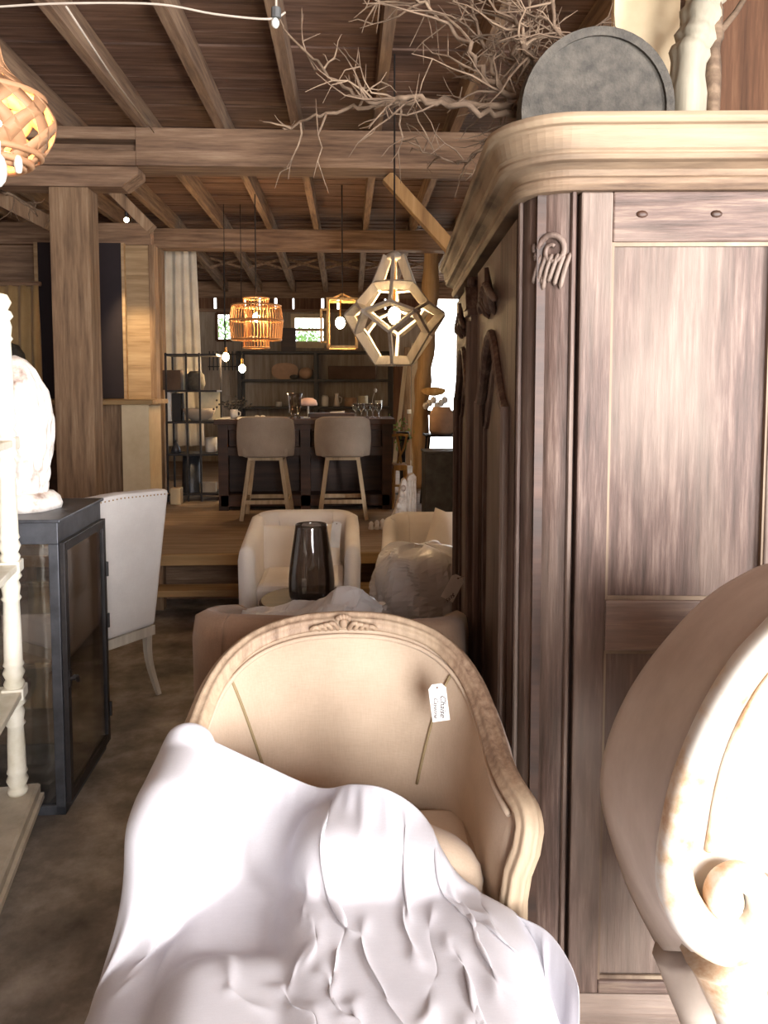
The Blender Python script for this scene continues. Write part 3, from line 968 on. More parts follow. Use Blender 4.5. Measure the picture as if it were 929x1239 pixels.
# ------------------------------------------------------------------ white sheet: small cloth solver
def sheet():
    rg = np.random.default_rng(11)
    NU, NV = 128, 116
    # hem of the sheet: over the left arm, across the seat to the loose cushion, then over the right arm
    hem = catmull([W(196, 985, 1.52), W(204, 915, 1.60), W(224, 884, 1.60), W(262, 898, 1.60), W(310, 920, 1.59), W(384, 952, 1.55), W(428, 948, 1.47), W(470, 955, 1.43), W(512, 985, 1.42), W(545, 1046, 1.38), W(590, 1088, 1.345), W(622, 1106, 1.31), W(662, 1126, 1.26), W(690, 1165, 1.21), W(700, 1195, 1.18)], 8)
    hl = [0.0]
    for p, q in zip(hem, hem[1:]):
        hl.append(hl[-1] + (q - p).length)
    hv_ = np.array([tuple(p) for p in hem])
    tt_ = np.linspace(0, hl[-1], NU)
    top = np.stack([np.interp(tt_, hl, hv_[:, k]) for k in range(3)], -1)
    LU, LV = hl[-1] * 1.30, 1.16
    h0, h1 = LU / (NU - 1), LV / (NV - 1)
    P = np.zeros((NV, NU, 3))
    uu = np.linspace(0, 1, NU)[None, :]; vv = np.linspace(0, 1, NV)[:, None]
    fan = np.linspace(-0.62, 0.10, NU)
    for j in range(NV):
        s1 = j * h1
        lift = min(1.0, s1 / 0.25)
        P[j, :, 0] = top[:, 0] + fan * s1 * 0.55
        P[j, :, 1] = top[:, 1] - s1 * 0.86
        P[j, :, 2] = top[:, 2] * (1 - lift) + 0.86 * lift
    amp = np.minimum(1, vv * 5)
    P[..., 2] += amp * (0.05 * np.sin(uu * 44 + 5 * vv) * (1 - 0.5 * vv) + 0.05 * np.sin(uu * 17 + 9 * vv) + 0.03 * np.sin(vv * 19 + uu * 9))
    P += rg.normal(0, 0.002, P.shape)
    P[0] = top
    V = np.zeros_like(P)
    boxes = [  # centre, half size, rounding: seat, cushion heap, arms, back
        ((X0, 1.10, 0.33), (0.25, 0.60, 0.16), 0.09),
        ((X0 + 0.10, 1.20, 0.50), (0.14, 0.16, 0.02), 0.10),
        ((X0 + 0.09, 1.45, 0.56), (0.10, 0.02, 0.07), 0.085),
        ((X0 - 0.12, 1.02, 0.5), (0.10, 0.16, 0.02), 0.09),
        ((X0 - 0.31, 1.10, 0.34), (0.03, 0.24, 0.13), 0.085),
        ((X0 - 0.343, 1.39, 0.45), (0.003, 0.03, 0.305), 0.042),
        ((X0 - 0.330, 1.50, 0.45), (0.008, 0.10, 0.325), 0.042),
        ((X0 - 0.320, 1.64, 0.45), (0.005, 0.05, 0.36), 0.042),
        ((X0 - 0.305, 1.74, 0.45), (0.005, 0.03, 0.41), 0.042),
        ((X0 + 0.335, 1.53, 0.50), (0.005, 0.16, 0.22), 0.045),
        ((X0, 1.88, 0.55), (0.28, 0.01, 0.36), 0.045)]
    def collide(P, old):
        for c, hs, r in boxes:
            d = P - np.array(c)
            q = np.abs(d) - np.array(hs)
            qc = np.maximum(q, 0)
            L = np.linalg.norm(qc, axis=-1)
            ins = np.minimum(q.max(axis=-1), 0)
            sd = L + ins - (r + 0.006)
            hit = sd < 0
            if not hit.any():
                continue
            n = np.where(L[..., None] > 1e-6, qc * np.sign(d) / np.maximum(L, 1e-6)[..., None], 0)
            flat = L <= 1e-6
            if flat.any():
                n[flat] = np.array([0, 0, 1.0])
            P[hit] -= n[hit] * sd[hit][:, None]
            # friction: take most of the sliding out
            mv = P[hit] - old[hit]
            nn = n[hit]
            tg_ = mv - nn * (mv * nn).sum(-1, keepdims=True)
            P[hit] -= 0.75 * tg_
        P[..., 2] = np.maximum(P[..., 2], 0.012)
    def con(P, sa, sb, L, k):
        a, b_ = P[sa], P[sb]
        d = b_ - a
        l = np.linalg.norm(d, axis=-1, keepdims=True)
        c = d * (0.5 * k * (1 - L / np.maximum(l, 1e-9)))
        P[sa] += c
        P[sb] -= c
    s_ = np.s_
    groups = []
    for o_ in (0, 1):
        n_ = (NU - o_) // 2
        groups.append((s_[:, o_:o_ + 2 * n_:2], s_[:, o_ + 1:o_ + 2 * n_:2], h0, 1.0))
        n_ = (NV - o_) // 2
        groups.append((s_[o_:o_ + 2 * n_:2, :], s_[o_ + 1:o_ + 2 * n_:2, :], h1, 1.0))
    hd = math.hypot(h0, h1)
    for o_ in (0, 1):
        n_ = (NV - o_) // 2
        groups.append((s_[o_:o_ + 2 * n_:2, :-1], s_[o_ + 1:o_ + 2 * n_:2, 1:], hd, 0.35))
        groups.append((s_[o_:o_ + 2 * n_:2, 1:], s_[o_ + 1:o_ + 2 * n_:2, :-1], hd, 0.35))
    bend = []
    for st_, kk in ((2, 0.08), (4, 0.02)):
        for o_ in range(st_):
            for off in (0, st_):
                ia = np.arange(o_ + off, NU - st_, 2 * st_)
                ib = np.arange(o_ + off, NV - st_, 2 * st_)
                bend.append((s_[:, ia], s_[:, ia + st_], st_ * h0, kk))
                bend.append((s_[ib, :], s_[ib + st_, :], st_ * h1, kk))
    dt = 1 / 50
    for step in range(110):
        V[..., 2] -= 9.8 * dt
        V *= 0.965
        old = P.copy()
        P += V * dt
        for it in range(7):
            for a, b_, L, k in groups:
                con(P, a, b_, L, k)
            if it % 3 == 0:
                for a, b_, L, k in bend:
                    con(P, a, b_, L, k)
            P[0] = top
            if it % 2 == 0:
                collide(P, old)
        collide(P, old)
        P[0] = top
        V = (P - old) / dt
        sp_ = np.linalg.norm(V, axis=-1, keepdims=True)
        V *= np.minimum(1, 2.5 / np.maximum(sp_, 1e-9))
    Q = P.copy()
    for _ in range(2):
        Q[1:-1, 1:-1] = 0.5 * Q[1:-1, 1:-1] + 0.125 * (Q[:-2, 1:-1] + Q[2:, 1:-1] + Q[1:-1, :-2] + Q[1:-1, 2:])
    m = MB()
    m.v = [tuple(map(float, p)) for p in Q.reshape(-1, 3)]
    m.f = [(j * NU + i, j * NU + i + 1, (j + 1) * NU + i + 1, (j + 1) * NU + i) for j in range(NV - 1) for i in range(NU - 1)]
    o = m.obj('dust_sheet', 'cotton', smooth=True, solid=0.002, sub=1)
    tag(o, 'crumpled white cotton sheet thrown over the linen chaise', 'sheet')
sheet()

# ================================================================== scroll-arm chair at the right
SC = T('scroll_chair', 'white chipped-paint wooden chair with scroll-ended arched back beside the armoire', 'chair', (0, 0, 0))
YF, YR = 1.05, 1.38
Fh = [(1105, 655), (1060, 664), (1010, 690), (965, 716), (929, 748), (890, 790), (855, 844), (830, 897), (812, 945), (801, 995), (795, 1045), (800, 1090), (818, 1127), (842, 1152)]
Bh = [(945, 680), (920, 684), (895, 696), (868, 712), (840, 735), (812, 765), (783, 801), (757, 842), (738, 885), (727, 930), (727, 970), (740, 1020), (762, 1082), (797, 1150)]
SXC = W(1105, 655, YF).x                      # mid-plane of the chair
def mirror(pts):                              # left half of an outline -> whole outline
    return [Vector(p) for p in reversed(pts)] + [Vector((2 * SXC - p.x, p.y, p.z)) for p in pts[1:]]
Fw = catmull(mirror([W(x, y, YF) for x, y in Fh]), 5)
Bw = catmull(mirror([W(x, y, YR) for x, y in Bh]), 5)
def shell(u, v):
    k = u * (len(Fw) - 1)
    i = min(int(k), len(Fw) - 2)
    w = k - i
    a = Fw[i].lerp(Fw[i + 1], w)
    b_ = Bw[i].lerp(Bw[i + 1], w)
    return a.lerp(b_, v)
MB().grid(shell, 120, 12).obj('outer_shell', 'shell', SC, smooth=True, solid=0.022, off=-1)
Cl = [(1105, 677), (1060, 685), (1010, 712), (968, 738), (945, 762), (905, 805), (871, 856), (847, 906), (830, 952), (820, 998), (815, 1045), (821, 1084), (842, 1117), (872, 1134), (904, 1127), (922, 1101), (915, 1072), (893, 1060), (873, 1068), (866, 1088), (878, 1101), (888, 1093)]
rp = [20, 20, 20, 20, 19, 19, 18, 18, 18, 19, 21, 24, 27, 28, 25, 21, 18, 16, 15, 14, 13, 12]
cl3 = catmull([Vector((x, y, r)) for (x, y), r in zip(Cl, rp)], 6)
def flip(m):
    m.v = [(2 * SXC - x, y, z) for x, y, z in m.v]
    return m
def scr():
    return MB().tube([W(p.x, p.y, YF - 0.012 - 0.012 * max(0, (i - 80) / 45)) for i, p in enumerate(cl3)], [p.z / 887 for p in cl3], 16, lambda a: (abs(math.cos(a)) ** 3.2 + abs(math.sin(a)) ** 3.2) ** (-1 / 3.2), up=(0, 1, 0))
scr().obj('scroll', 'scroll', SC, smooth=True)
flip(scr()).obj('scroll', 'scroll', SC, smooth=True)
# back panel, recessed behind the rim
ip = [W(p.x, p.y, YF + 0.015) for p in cl3[:74]] + [W(905, 1052, YF + 0.015), W(960, 1062, YF + 0.015)]
ip = mirror(ip)
n = len(ip)
vs = [tuple(p) for p in ip] + [(p.x, p.y + 0.03, p.z) for p in ip]
MB().add(vs, [tuple(range(n)), tuple(range(2 * n - 1, n - 1, -1))] + [(i, n + i, n + (i + 1) % n, (i + 1) % n) for i in range(n)]).obj('back_panel', 'scroll', SC)
rid = catmull(mirror([W(x, y, YF + 0.012) for x, y in ((1105, 735), (1050, 742), (1010, 760), (965, 785), (929, 822), (900, 868), (880, 915), (868, 960), (860, 1005), (856, 1030))]), 5)
MB().tube(rid, 0.005, 8).obj('face_bead', 'scroll', SC, smooth=True)
def eye():
    return MB().tube([W(878, 1088, YF - 0.03), W(878, 1088, YF + 0.03)], 0.024, 18)
eye().obj('scroll_eye', 'scroll', SC, smooth=True)
flip(eye()).obj('scroll_eye', 'scroll', SC, smooth=True)
# legs and seat
lg = catmull([W(872, 1150, YF + 0.02), W(884, 1190, YF + 0.02), W(900, 1239, YF + 0.02), W(915, 1330, YF + 0.02), W(905, 1500, YF), Vector((W(880, 1700, YF).x, YF - 0.02, 0.0))], 4)
MB().tube(lg, [0.055 - 0.033 * (i / (len(lg) - 1)) ** 0.7 for i in range(len(lg))], 12, lambda a: (abs(math.cos(a)) ** 3 + abs(math.sin(a)) ** 3) ** (-1 / 3), up=(0, 1, 0)).obj('leg', 'scroll', SC, smooth=True)
b0 = W(815, 1150, YR - 0.06)
lg2 = catmull([b0, W(832, 1200, YR - 0.06), W(850, 1260, YR - 0.06), Vector((b0.x + 0.05, YR - 0.06, 0.25)), Vector((b0.x + 0.03, YR - 0.04, 0.0))], 4)
MB().tube(lg2, [0.04 - 0.018 * i / (len(lg2) - 1) for i in range(len(lg2))], 10, up=(0, 1, 0)).obj('leg', 'shell', SC, smooth=True)
sx = W(900, 1200, YF).x
MB().bx(sx + 0.03, 2 * SXC - sx - 0.03, YF + 0.01, YR, 0.50, 0.60).obj('seat_rail', 'shell', SC, bevel=0.01)
MB().bx(sx + 0.045, 2 * SXC - sx - 0.045, YR - 0.06, YR - 0.03, 0.45, 1.0).obj('light_block_panel', 'shell', SC, bevel=0.005)  # panel added below the back to stop light reaching the armoire
MB().bx(sx + 0.02, 2 * SXC - sx - 0.02, YF + 0.05, YR - 0.06, 0.60, 0.68).obj('seat', 'linen', SC, bevel=0.03)
flip(MB().tube(lg, [0.055 - 0.033 * (i / (len(lg) - 1)) ** 0.7 for i in range(len(lg))], 12, up=(0, 1, 0))).obj('leg', 'scroll', SC, smooth=True)
flip(MB().tube(lg2, [0.04 - 0.018 * i / (len(lg2) - 1) for i in range(len(lg2))], 10, up=(0, 1, 0))).obj('leg', 'shell', SC, smooth=True)

# ================================================================== left: glass cabinet, statue, painted stand, white chair
n0, n1 = G(80, 986), G(129, 906)
vd = (n1 - n0)
GD = vd.length
GRZ = -math.atan2(vd.x, vd.y)
GW, GH = 0.62, W(70, 628, n0.y).z
GC = T('glass_cabinet', 'dark iron display cabinet with glass sides and a latched glass door', 'cabinet', n0, GRZ)
t = 0.035
m = MB()
for x in (-GW, -t):
    for y in (0, GD - t):
        m.bx(x, x + t, y, y + t, 0.0, GH - 0.09)
m.bx(-GW, 0, 0, GD, 0.0, 0.035)
m.obj('frame', 'zinc', GC, bevel=0.003)
m = MB()
m.bx(-GW, 0, 0, GD, GH - 0.09, GH - 0.012)
m.obj('frieze', 'zinc', GC, bevel=0.003)
MB().bx(-GW - 0.012, 0.012, -0.012, GD + 0.012, GH - 0.012, GH).obj('top', 'zinc', GC, bevel=0.003)
dr = MB()
dz0, dz1 = 0.045, GH - 0.085
dr.bx(0.001, 0.02, 0.004, 0.036, dz0, dz1)
dr.bx(0.001, 0.02, GD - 0.036, GD - 0.004, dz0, dz1)
dr.bx(0.001, 0.02, 0.036, GD - 0.036, dz1 - 0.035, dz1)
dr.bx(0.001, 0.02, 0.036, GD - 0.036, dz0, dz0 + 0.035)
do = dr.obj('door', 'iron', GC, bevel=0.002)
MB().bx(0.008, 0.012, 0.036, GD - 0.036, dz0 + 0.035, dz1 - 0.035).obj('pane', 'glass', do)
m = MB()
m.tube([(0.012, 0.022, 0.50), (0.04, 0.022, 0.50)], 0.008, 8)
m.tube(catmull([(0.04, 0.01, 0.51), (0.042, 0.035, 0.50), (0.036, 0.06, 0.475)], 4), 0.007, 8)
m.bx(0.015, 0.024, 0.01, 0.034, 0.47, 0.53)
m.obj('latch', 'iron', do, smooth=False)
for z in (GH - 0.3, GH * 0.52, 0.18):
    MB().tube([(0.022, GD - 0.006, z - 0.03), (0.022, GD - 0.006, z + 0.03)], 0.007, 8).obj('hinge', 'iron', do)
MB().bx(-GW + t, -t, 0.012, 0.016, 0.035, GH - 0.09).obj('pane', 'glass', GC)
MB().bx(-GW + t, -t, GD - 0.016, GD - 0.012, 0.035, GH - 0.09).obj('pane', 'glass', GC)
MB().bx(-GW + 0.012, -GW + 0.016, t, GD - t, 0.035, GH - 0.09).obj('pane', 'glass', GC)
for z in (GH * 0.36, GH * 0.68):
    MB().bx(-GW + 0.02, -0.012, 0.02, GD - 0.02, z, z + 0.006).obj('shelf', 'glass', GC)

# statue: weathered stone figure with folded drapery / wing, on a rough base
sb = W(30, 612, n0.y + 0.24)
ST = T('stone_statue', 'weathered white stone statue of folded drapery on the iron cabinet top', 'statue', (sb.x - 0.02, n0.y + 0.24, GH))
hS = W(30, 430, n0.y + 0.24).z - GH
rs_ = random.Random(3)
def stat(u, v):
    a = 2 * PI * u
    z = 0.055 + (hS - 0.055) * v
    # broad belly narrowing to a rounded crown
    pr = [(0, 0.095), (0.12, 0.105), (0.35, 0.125), (0.55, 0.128), (0.75, 0.108), (0.9, 0.07), (0.97, 0.04), (1, 0.004)]
    for (va, ra), (vb, rb) in zip(pr, pr[1:]):
        if va <= v <= vb:
            r = ra + (rb - ra) * (v - va) / (vb - va)
            break
    k_ = a + 1.6 * v + 0.25 * math.sin(5 * v)
    fold = 0.010 * abs(math.sin(3.5 * k_)) ** 0.6 + 0.006 * abs(math.sin(8 * k_ + 3 * v)) ** 0.7 + 0.004 * math.sin(19 * a - 9 * v) - 0.010
    fold += 0.004 * math.sin(34 * v + 4 * a) * max(0, math.sin(a - 0.6)) 
    r = max(0.003, r + fold * min(1, 4 * (1 - v)))
    return (r * math.cos(a) * 1.0 - 0.03 * (1 - v) * 0 + 0.0 * v, r * math.sin(a) * 0.9, z)
MB().grid(stat, 110, 90, True).obj('figure', 'stone', ST, smooth=True)
m = MB().lathe([(0.001, 0), (0.145, 0.0), (0.15, 0.02), (0.142, 0.045), (0.12, 0.065), (0.001, 0.07)], 28, cap=False)
m.v = [(x * (1 + 0.05 * math.sin(5 * math.atan2(y, x))), y * 0.92, z) for x, y, z in m.v]
m.obj('base', 'stone', ST, smooth=True)
# dark round basket behind the statue, on the booth counter
p = W(22, 470, 6.7)
m = MB().lathe([(0.08, 0.0), (0.12, 0.12), (0.14, 0.26), (0.125, 0.38), (0.08, 0.45), (0.01, 0.475)], 22)
o = m.obj('domed_basket', 'tray', smooth=True, loc=(p.x, 6.53, zl + 0.04))
tag(o, 'dark domed wicker basket on the booth counter before the tan curtain', 'basket')

# painted stand with turned posts
sp0, sp1 = G(40, 950, 0.14), G(0, 1046, 0.14)
sv = (sp1 - sp0); sv.z = 0
SRZ = -math.atan2(-sv.x, -sv.y)
PS = T('painted_stand', 'cream painted open stand with turned posts and moulded base', 'stand', (sp0.x, sp0.y, 0), SRZ)
SW, SD = 0.46, 0.95
k = [(0.0, -0.01), (0.0, 0.0), (0.02, 0.0), (0.05, 0.012), (0.075, 0.03), (0.095, 0.03), (0.10, 0.02), (0.13, 0.02), (0.14, 0.012)]
m = MB()
vs = []
for z, o_ in k:
    vs += [(-SW - o_, -SD - o_, z), (o_, -SD - o_, z), (o_, o_, z), (-SW - o_, o_, z)]
fs = [(4 * i + a, 4 * i + (a + 1) % 4, 4 * i + 4 + (a + 1) % 4, 4 * i + 4 + a) for i in range(len(k) - 1) for a in range(4)]
fs += [(3, 2, 1, 0), tuple(4 * (len(k) - 1) + a for a in range(4))]
m.add(vs, fs)
m.obj('base', 'stand', PS)
sh = [0.50, 0.94, 1.36]
prof = []
def spindle(z0_, z1_):
    L = z1_ - z0_
    return [(0.030, z0_), (0.034, z0_ + 0.012), (0.030, z0_ + 0.022), (0.026, z0_ + 0.026), (0.036, z0_ + 0.05), (0.028, z0_ + 0.07), (0.034, z0_ + 0.078), (0.030, z0_ + 0.09),
            (0.029, z0_ + L * 0.5), (0.026, z1_ - 0.10), (0.033, z1_ - 0.09), (0.027, z1_ - 0.08), (0.031, z1_ - 0.05), (0.025, z1_ - 0.03), (0.036, z1_ - 0.016), (0.030, z1_)]
lev = [0.14] + sh + [1.80]
for z0_, z1_ in zip(lev, lev[1:]):
    prof += spindle(z0_ + (0.02 if z0_ > 0.2 else 0), z1_ - (0.02 if z1_ < 1.8 else 0))
prof += [(0.02, 1.805), (0.032, 1.83), (0.02, 1.855), (0.002, 1.86)]
for x in (-0.04, -SW + 0.04):
    for y in (-0.045, -SD + 0.045):
        MB().lathe(prof, 18, (x, y, 0)).obj('post', 'cream', PS, smooth=True)
for z in sh:
    m = MB().bx(-SW + 0.01, -0.01, -SD + 0.012, -0.012, z - 0.012, z + 0.012)
    for x in (-0.04, -SW + 0.04):
        for y in (-0.045, -SD + 0.045):
            m.bx(x - 0.036, x + 0.036, y - 0.036, y + 0.036, z - 0.02, z + 0.02)
    m.obj('shelf', 'cream', PS, bevel=0.004)

# white dining chair seen from behind
cr = G(184, 836)
br, bl = W(181, 754, cr.y), W(80, 788, cr.y - 0.40)
dv = br - bl
CRZ = math.atan2(dv.y, dv.x)
mid = (br + bl) / 2
DC = T('dining_chair', 'white upholstered dining chair with nailhead trim and grey wood legs', 'chair', (mid.x, mid.y, 0), CRZ)
bw_ = math.hypot(dv.x, dv.y) / 2
zb_ = br.z
ztop = W(204, 591, cr.y).z
def lean(z):
    return 0.10 * max(0, z - zb_)
bk = [(-bw_, zb_), (bw_, zb_), (bw_ + 0.045, ztop), (0, ztop + 0.012), (-bw_ - 0.045, ztop)]
m = MB()
m.prism(bk, -0.045, 0.045)
m.v = [(x, y - lean(z) - 0.05 * (1 - (x / 0.3) ** 2) * 0, z) for x, y, z in m.v]
m.obj('backrest', 'white', DC, bevel=0.018)
m = MB()
for kx in range(26):
    x = -bw_ - 0.035 + (2 * bw_ + 0.07) * kx / 25
    z = ztop - 0.022 + 0.012 * (1 - abs(x) / (bw_ + 0.045))
    m.ball((x, -0.047 - lean(z), z), (0.004, 0.003, 0.004), 6)
o = m.obj('nailheads', 'brass', DC); o['kind'] = 'stuff'
MB().bx(-bw_, bw_, -0.04, 0.03, zb_ - 0.05, zb_ - 0.002).obj('back_rail', 'slat', DC)
MB().bx(-bw_ - 0.01, bw_ + 0.01, 0.05, 0.50, zb_ - 0.02, zb_ + 0.14).obj('seat', 'white', DC, bevel=0.03)
MB().bx(-bw_ + 0.01, bw_ - 0.01, 0.04, 0.48, zb_ - 0.07, zb_ - 0.02).obj('seat_frame', 'slat', DC)
for s in (-1, 1):
    m = MB().tube(catmull([(s * (bw_ - 0.02), -0.005, zb_ - 0.003), (s * (bw_ - 0.02), -0.01, zb_ * 0.5), (s * (bw_ - 0.012), -0.07, 0.0)], 4), [0.026 - 0.0015 * k_ for k_ in range(9)], 4, up=(1, 1, 0))
    m.obj('leg', 'slat', DC)
    MB().tube([(s * (bw_ - 0.03), 0.45, zb_ - 0.06), (s * (bw_ - 0.035), 0.45, 0)], [0.026, 0.017], 4, up=(1, 1, 0)).obj('leg', 'slat', DC)

# ================================================================== middle: wrapped chairs, vase
def tub_chair(th, w, d, zb_, za_, seat, mat, th_=0.09, cap=True, spread=0.0):
    # U-shaped wall: front opening toward -y, arms slope down from the back
    path = []
    r = 0.13
    n = 8
    path.append((-w / 2 - spread, -d))
    path.append((-w / 2 - spread * 0.5, -d * 0.55))
    for k in range(n + 1):
        a = PI - 0.5 * PI * k / n
        path.append((-w / 2 + r + r * math.cos(a), -r + r * math.sin(a)))
    path.append((0, 0.0))
    for k in range(n + 1):
        a = 0.5 * PI - 0.5 * PI * k / n
        path.append((w / 2 - r + r * math.cos(a), -r + r * math.sin(a)))
    path.append((w / 2 + spread * 0.5, -d * 0.55))
    path.append((w / 2 + spread, -d))
    pv = catmull([Vector((x, y, 0)) for x, y in path], 3)
    m = MB()
    prof = []
    for k in range(12):
        a = 2 * PI * k / 12
        prof.append((sup(math.cos(a), 0.5) * th_ / 2, sup(math.sin(a), 0.35)))
    nn = len(prof)
    vs, fs = [], []
    for i, p in enumerate(pv):
        tt = (pv[min(i + 1, len(pv) - 1)] - pv[max(i - 1, 0)]).normalized()
        nr = Vector((-tt.y, tt.x, 0))
        f_ = min(1, max(0, -p.y / d))
        top = zb_ + (za_ - zb_) * (f_ ** 1.2)
        for o_, z in prof:
            q_ = p + nr * o_
            flare = 1 + 0.05 * (z + 1) / 2
            vs.append((q_.x * flare, q_.y, 0.06 + (top - 0.06) * (z + 1) / 2))
    for i in range(len(pv) - 1):
        for k in range(nn):
            fs.append((i * nn + k, i * nn + (k + 1) % nn, (i + 1) * nn + (k + 1) % nn, (i + 1) * nn + k))
    fs += [tuple(range(nn - 1, -1, -1)), tuple((len(pv) - 1) * nn + k for k in range(nn))]
    m.add(vs, fs)
    m.obj('tub_back', mat, th, smooth=True)
    hw = w / 2 - th_ / 2 + 0.01
    s_ = MB().bx(-hw, hw, -d + 0.02, -0.02, seat - 0.16, seat)
    s_.obj('seat_cushion', mat, th, bevel=0.04)
    MB().bx(-hw, hw, -d + 0.01, -0.03, 0.07, seat - 0.17).obj('seat_base', mat, th, bevel=0.01)
    for x in (-w / 2 + 0.08, w / 2 - 0.08):
        for y in (-d + 0.06, -0.08):
            MB().tube([(x, y, 0.09), (x, y, 0)], [0.022, 0.016], 8).obj('leg', 'walnut', th)
def pillow(name, label, loc, rot, w, h, t_, mat, group=None):
    m = MB()
    def fn(u, v):
        x, z = (u - 0.5) * 2, (v - 0.5) * 2
        e = max(0, (1 - abs(x) ** 2.6)) ** 0.5 * max(0, (1 - abs(z) ** 2.6)) ** 0.5
        pinch = 1 - 0.06 * (1 - abs(x)) * 1 * abs(z) ** 4
        return (x * w / 2 * (1 - 0.05 * (1 - z * z)), t_ * e, z * h / 2 * pinch)
    m.grid(fn, 18, 18)
    m.grid(lambda u, v: (fn(u, v)[0], -fn(u, v)[1], fn(u, v)[2]), 18, 18)
    o = m.obj(name, mat, smooth=True)
    o.location = loc
    o.rotation_euler = rot
    return tag(o, label, 'pillow', group)
def crumple(name, label, cat, fn, nu, nv, amp, sd, mat='film', solid=0.0):
    rg = random.Random(sd)
    ph = [(rg.uniform(4, 16), rg.uniform(4, 16), rg.uniform(0, 6), rg.uniform(0.3, 1)) for _ in range(9)]
    def g(u, v):
        p = Vector(fn(u, v))
        s = sum(a * abs(math.sin(fu * u + fv * v + o_)) for fu, fv, o_, a in ph) / 4
        s2 = sum(a * abs(math.sin(fv * u * 1.3 - fu * v + o_)) for fu, fv, o_, a in ph) / 4
        return p + Vector((amp * (s2 - 0.7), amp * (s - 0.7) * 0.6, amp * (s - 0.6)))
    o = MB().grid(g, nu, nv).obj(name, mat, smooth=False)
    return tag(o, label, cat)

# white tub chair in plastic, in front of the platform
yT = 4.55
cT = W(367, 700, yT)
TC = T('tub_chair', 'cream tub armchair with low sloping arms, wrapped in clear plastic before the step', 'armchair', (cT.x, yT + 0.35, 0))
wT = W(434, 650, yT).x - W(299, 650, yT).x
tub_chair(TC, wT - 0.1, 0.70, W(367, 617, yT + 0.33).z, W(300, 662, yT - 0.3).z, W(367, 700, yT - 0.2).z, 'tubf', 0.09)
def wrap(u, v):
    a = PI * (0.5 + 1.0 * (u - 0.5) * 1.9)
    w2, d2 = (wT + 0.05) / 2, 0.40
    x = w2 * sup(math.cos(a), 0.55)
    y = -0.32 + d2 * sup(math.sin(a), 0.55)
    f_ = min(1, max(0, -(y) / 0.7))
    top = 0.83 - 0.2 * f_
    return (cT.x - x, yT + 0.35 + y, 0.05 + (top + 0.03) * v)
pillow('throw_pillow', 'white square pillow on the cream tub armchair', (cT.x - 0.03, yT + 0.17, W(340, 665, yT + 0.1).z - 0.02), (R(-16), 0, R(3)), 0.52, 0.32, 0.075, 'pillow')
tg = W(406, 647, yT - 0.12)
price_tag('price_tag', 'blank white tag on the arm of the cream tub chair', tg, 0.055, 0.15, (R(-8), R(6), 0), [], None)
# second cream chair, half hidden by the armoire
y2 = 4.75
c2 = W(536, 700, y2)
T2 = T('tub_chair', 'cream square-backed armchair half hidden behind the armoire', 'armchair', (c2.x, y2 + 0.35, 0), R(-4))
tub_chair(T2, 0.60, 0.62, W(520, 620, y2 + 0.33).z, W(500, 668, y2).z, 0.42, 'tubf', 0.10)
pillow('throw_pillow', 'cream pillow on the armchair that the armoire half hides', W(548, 655, y2 + 0.16), (R(-14), R(20), 0), 0.36, 0.34, 0.07, 'tubf')
# plastic-wrapped bundle
cB = W(513, 700, 3.95)
zB0, zB1 = 0.0, W(500, 660, 3.95).z
BN = T('wrapped_ottoman', 'pale ottoman bundled in crinkled clear plastic beside the armoire', 'ottoman', (cB.x, 3.95, 0))
m = MB().ball((0, 0, 0), (0.20, 0.20, 0.24), 20)
m.v = [(sup(x / 0.2, 0.6) * 0.2, sup(y / 0.2, 0.6) * 0.2, sup(z / 0.24, 0.6) * 0.24 + zB1 - 0.27) for x, y, z in m.v]
m.obj('ottoman', 'tubf', BN, smooth=True)
m = MB()
m.bx(-0.15, 0.15, -0.15, 0.15, 0.10, zB1 - 0.45)
m.obj('base', 'walnut', BN)
for x in (-0.12, 0.12):
    for y in (-0.12, 0.12):
        MB().tube([(x, y, 0.12), (x, y, 0)], [0.02, 0.015], 8).obj('leg', 'walnut', BN)
rg = random.Random(5)
ph = [(rg.randint(2, 7), rg.uniform(4, 14), rg.uniform(0, 6)) for _ in range(8)]
def bun(u, v):
    a = 2 * PI * u
    r = 0.235 + 0.02 * sum(abs(math.sin(k_ * a / 1 + fv * v + o_)) - 0.6 for k_, fv, o_ in ph) / 1.6
    pr = math.sin(PI * min(1, 0.08 + 0.92 * v)) ** 0.45
    z = zB1 - 0.5 + 0.5 * (1 - math.cos(PI * v)) / 2
    return (sup(math.cos(a), 0.75) * r * pr - 0.05 * v * (math.cos(a) < -0.5), sup(math.sin(a), 0.75) * r * pr, z + 0.012 * math.sin(5 * a + 9 * v))
MB().grid(bun, 56, 34, True).obj('plastic_wrap', 'film', BN)
# brown wrapped armchair right behind the chaise
yA = 2.66
cA = W(400, 760, yA)
TA = T('barrel_chair', 'low brown barrel armchair in plastic directly behind the linen chaise', 'armchair', (cA.x - 0.02, yA - 0.38, 0), R(172))
tub_chair(TA, 0.74, 0.54, W(480, 742, yA - 0.36).z, W(262, 742, yA + 0.1).z, 0.44, 'tan', 0.10, True, 0.02)
def pl_(u, v):
    a = W(262 + 195 * u, 745, yA - 0.28 + 0.45 * v)
    return (a.x, a.y, 0.735 + 0.13 * math.exp(-((u - 0.78) / 0.22) ** 2) * math.sin(PI * min(1, v + 0.2)) - 0.03 * (1 - u))
crumple('plastic_sheet', 'crinkled clear plastic sheet heaped on the brown barrel armchair', 'plastic sheet', pl_, 46, 26, 0.05, 9)
a = W(300, 738, yA + 0.1)
tb = W(548, 711, 2.95)
price_tag('price_tag', 'white price tag tied to the dark armoire door', tb, 0.055, 0.105, (0, R(28), R(6)), [('$695', 0.004, -0.035, 0.02, R(115))], W(572, 690, 2.80))
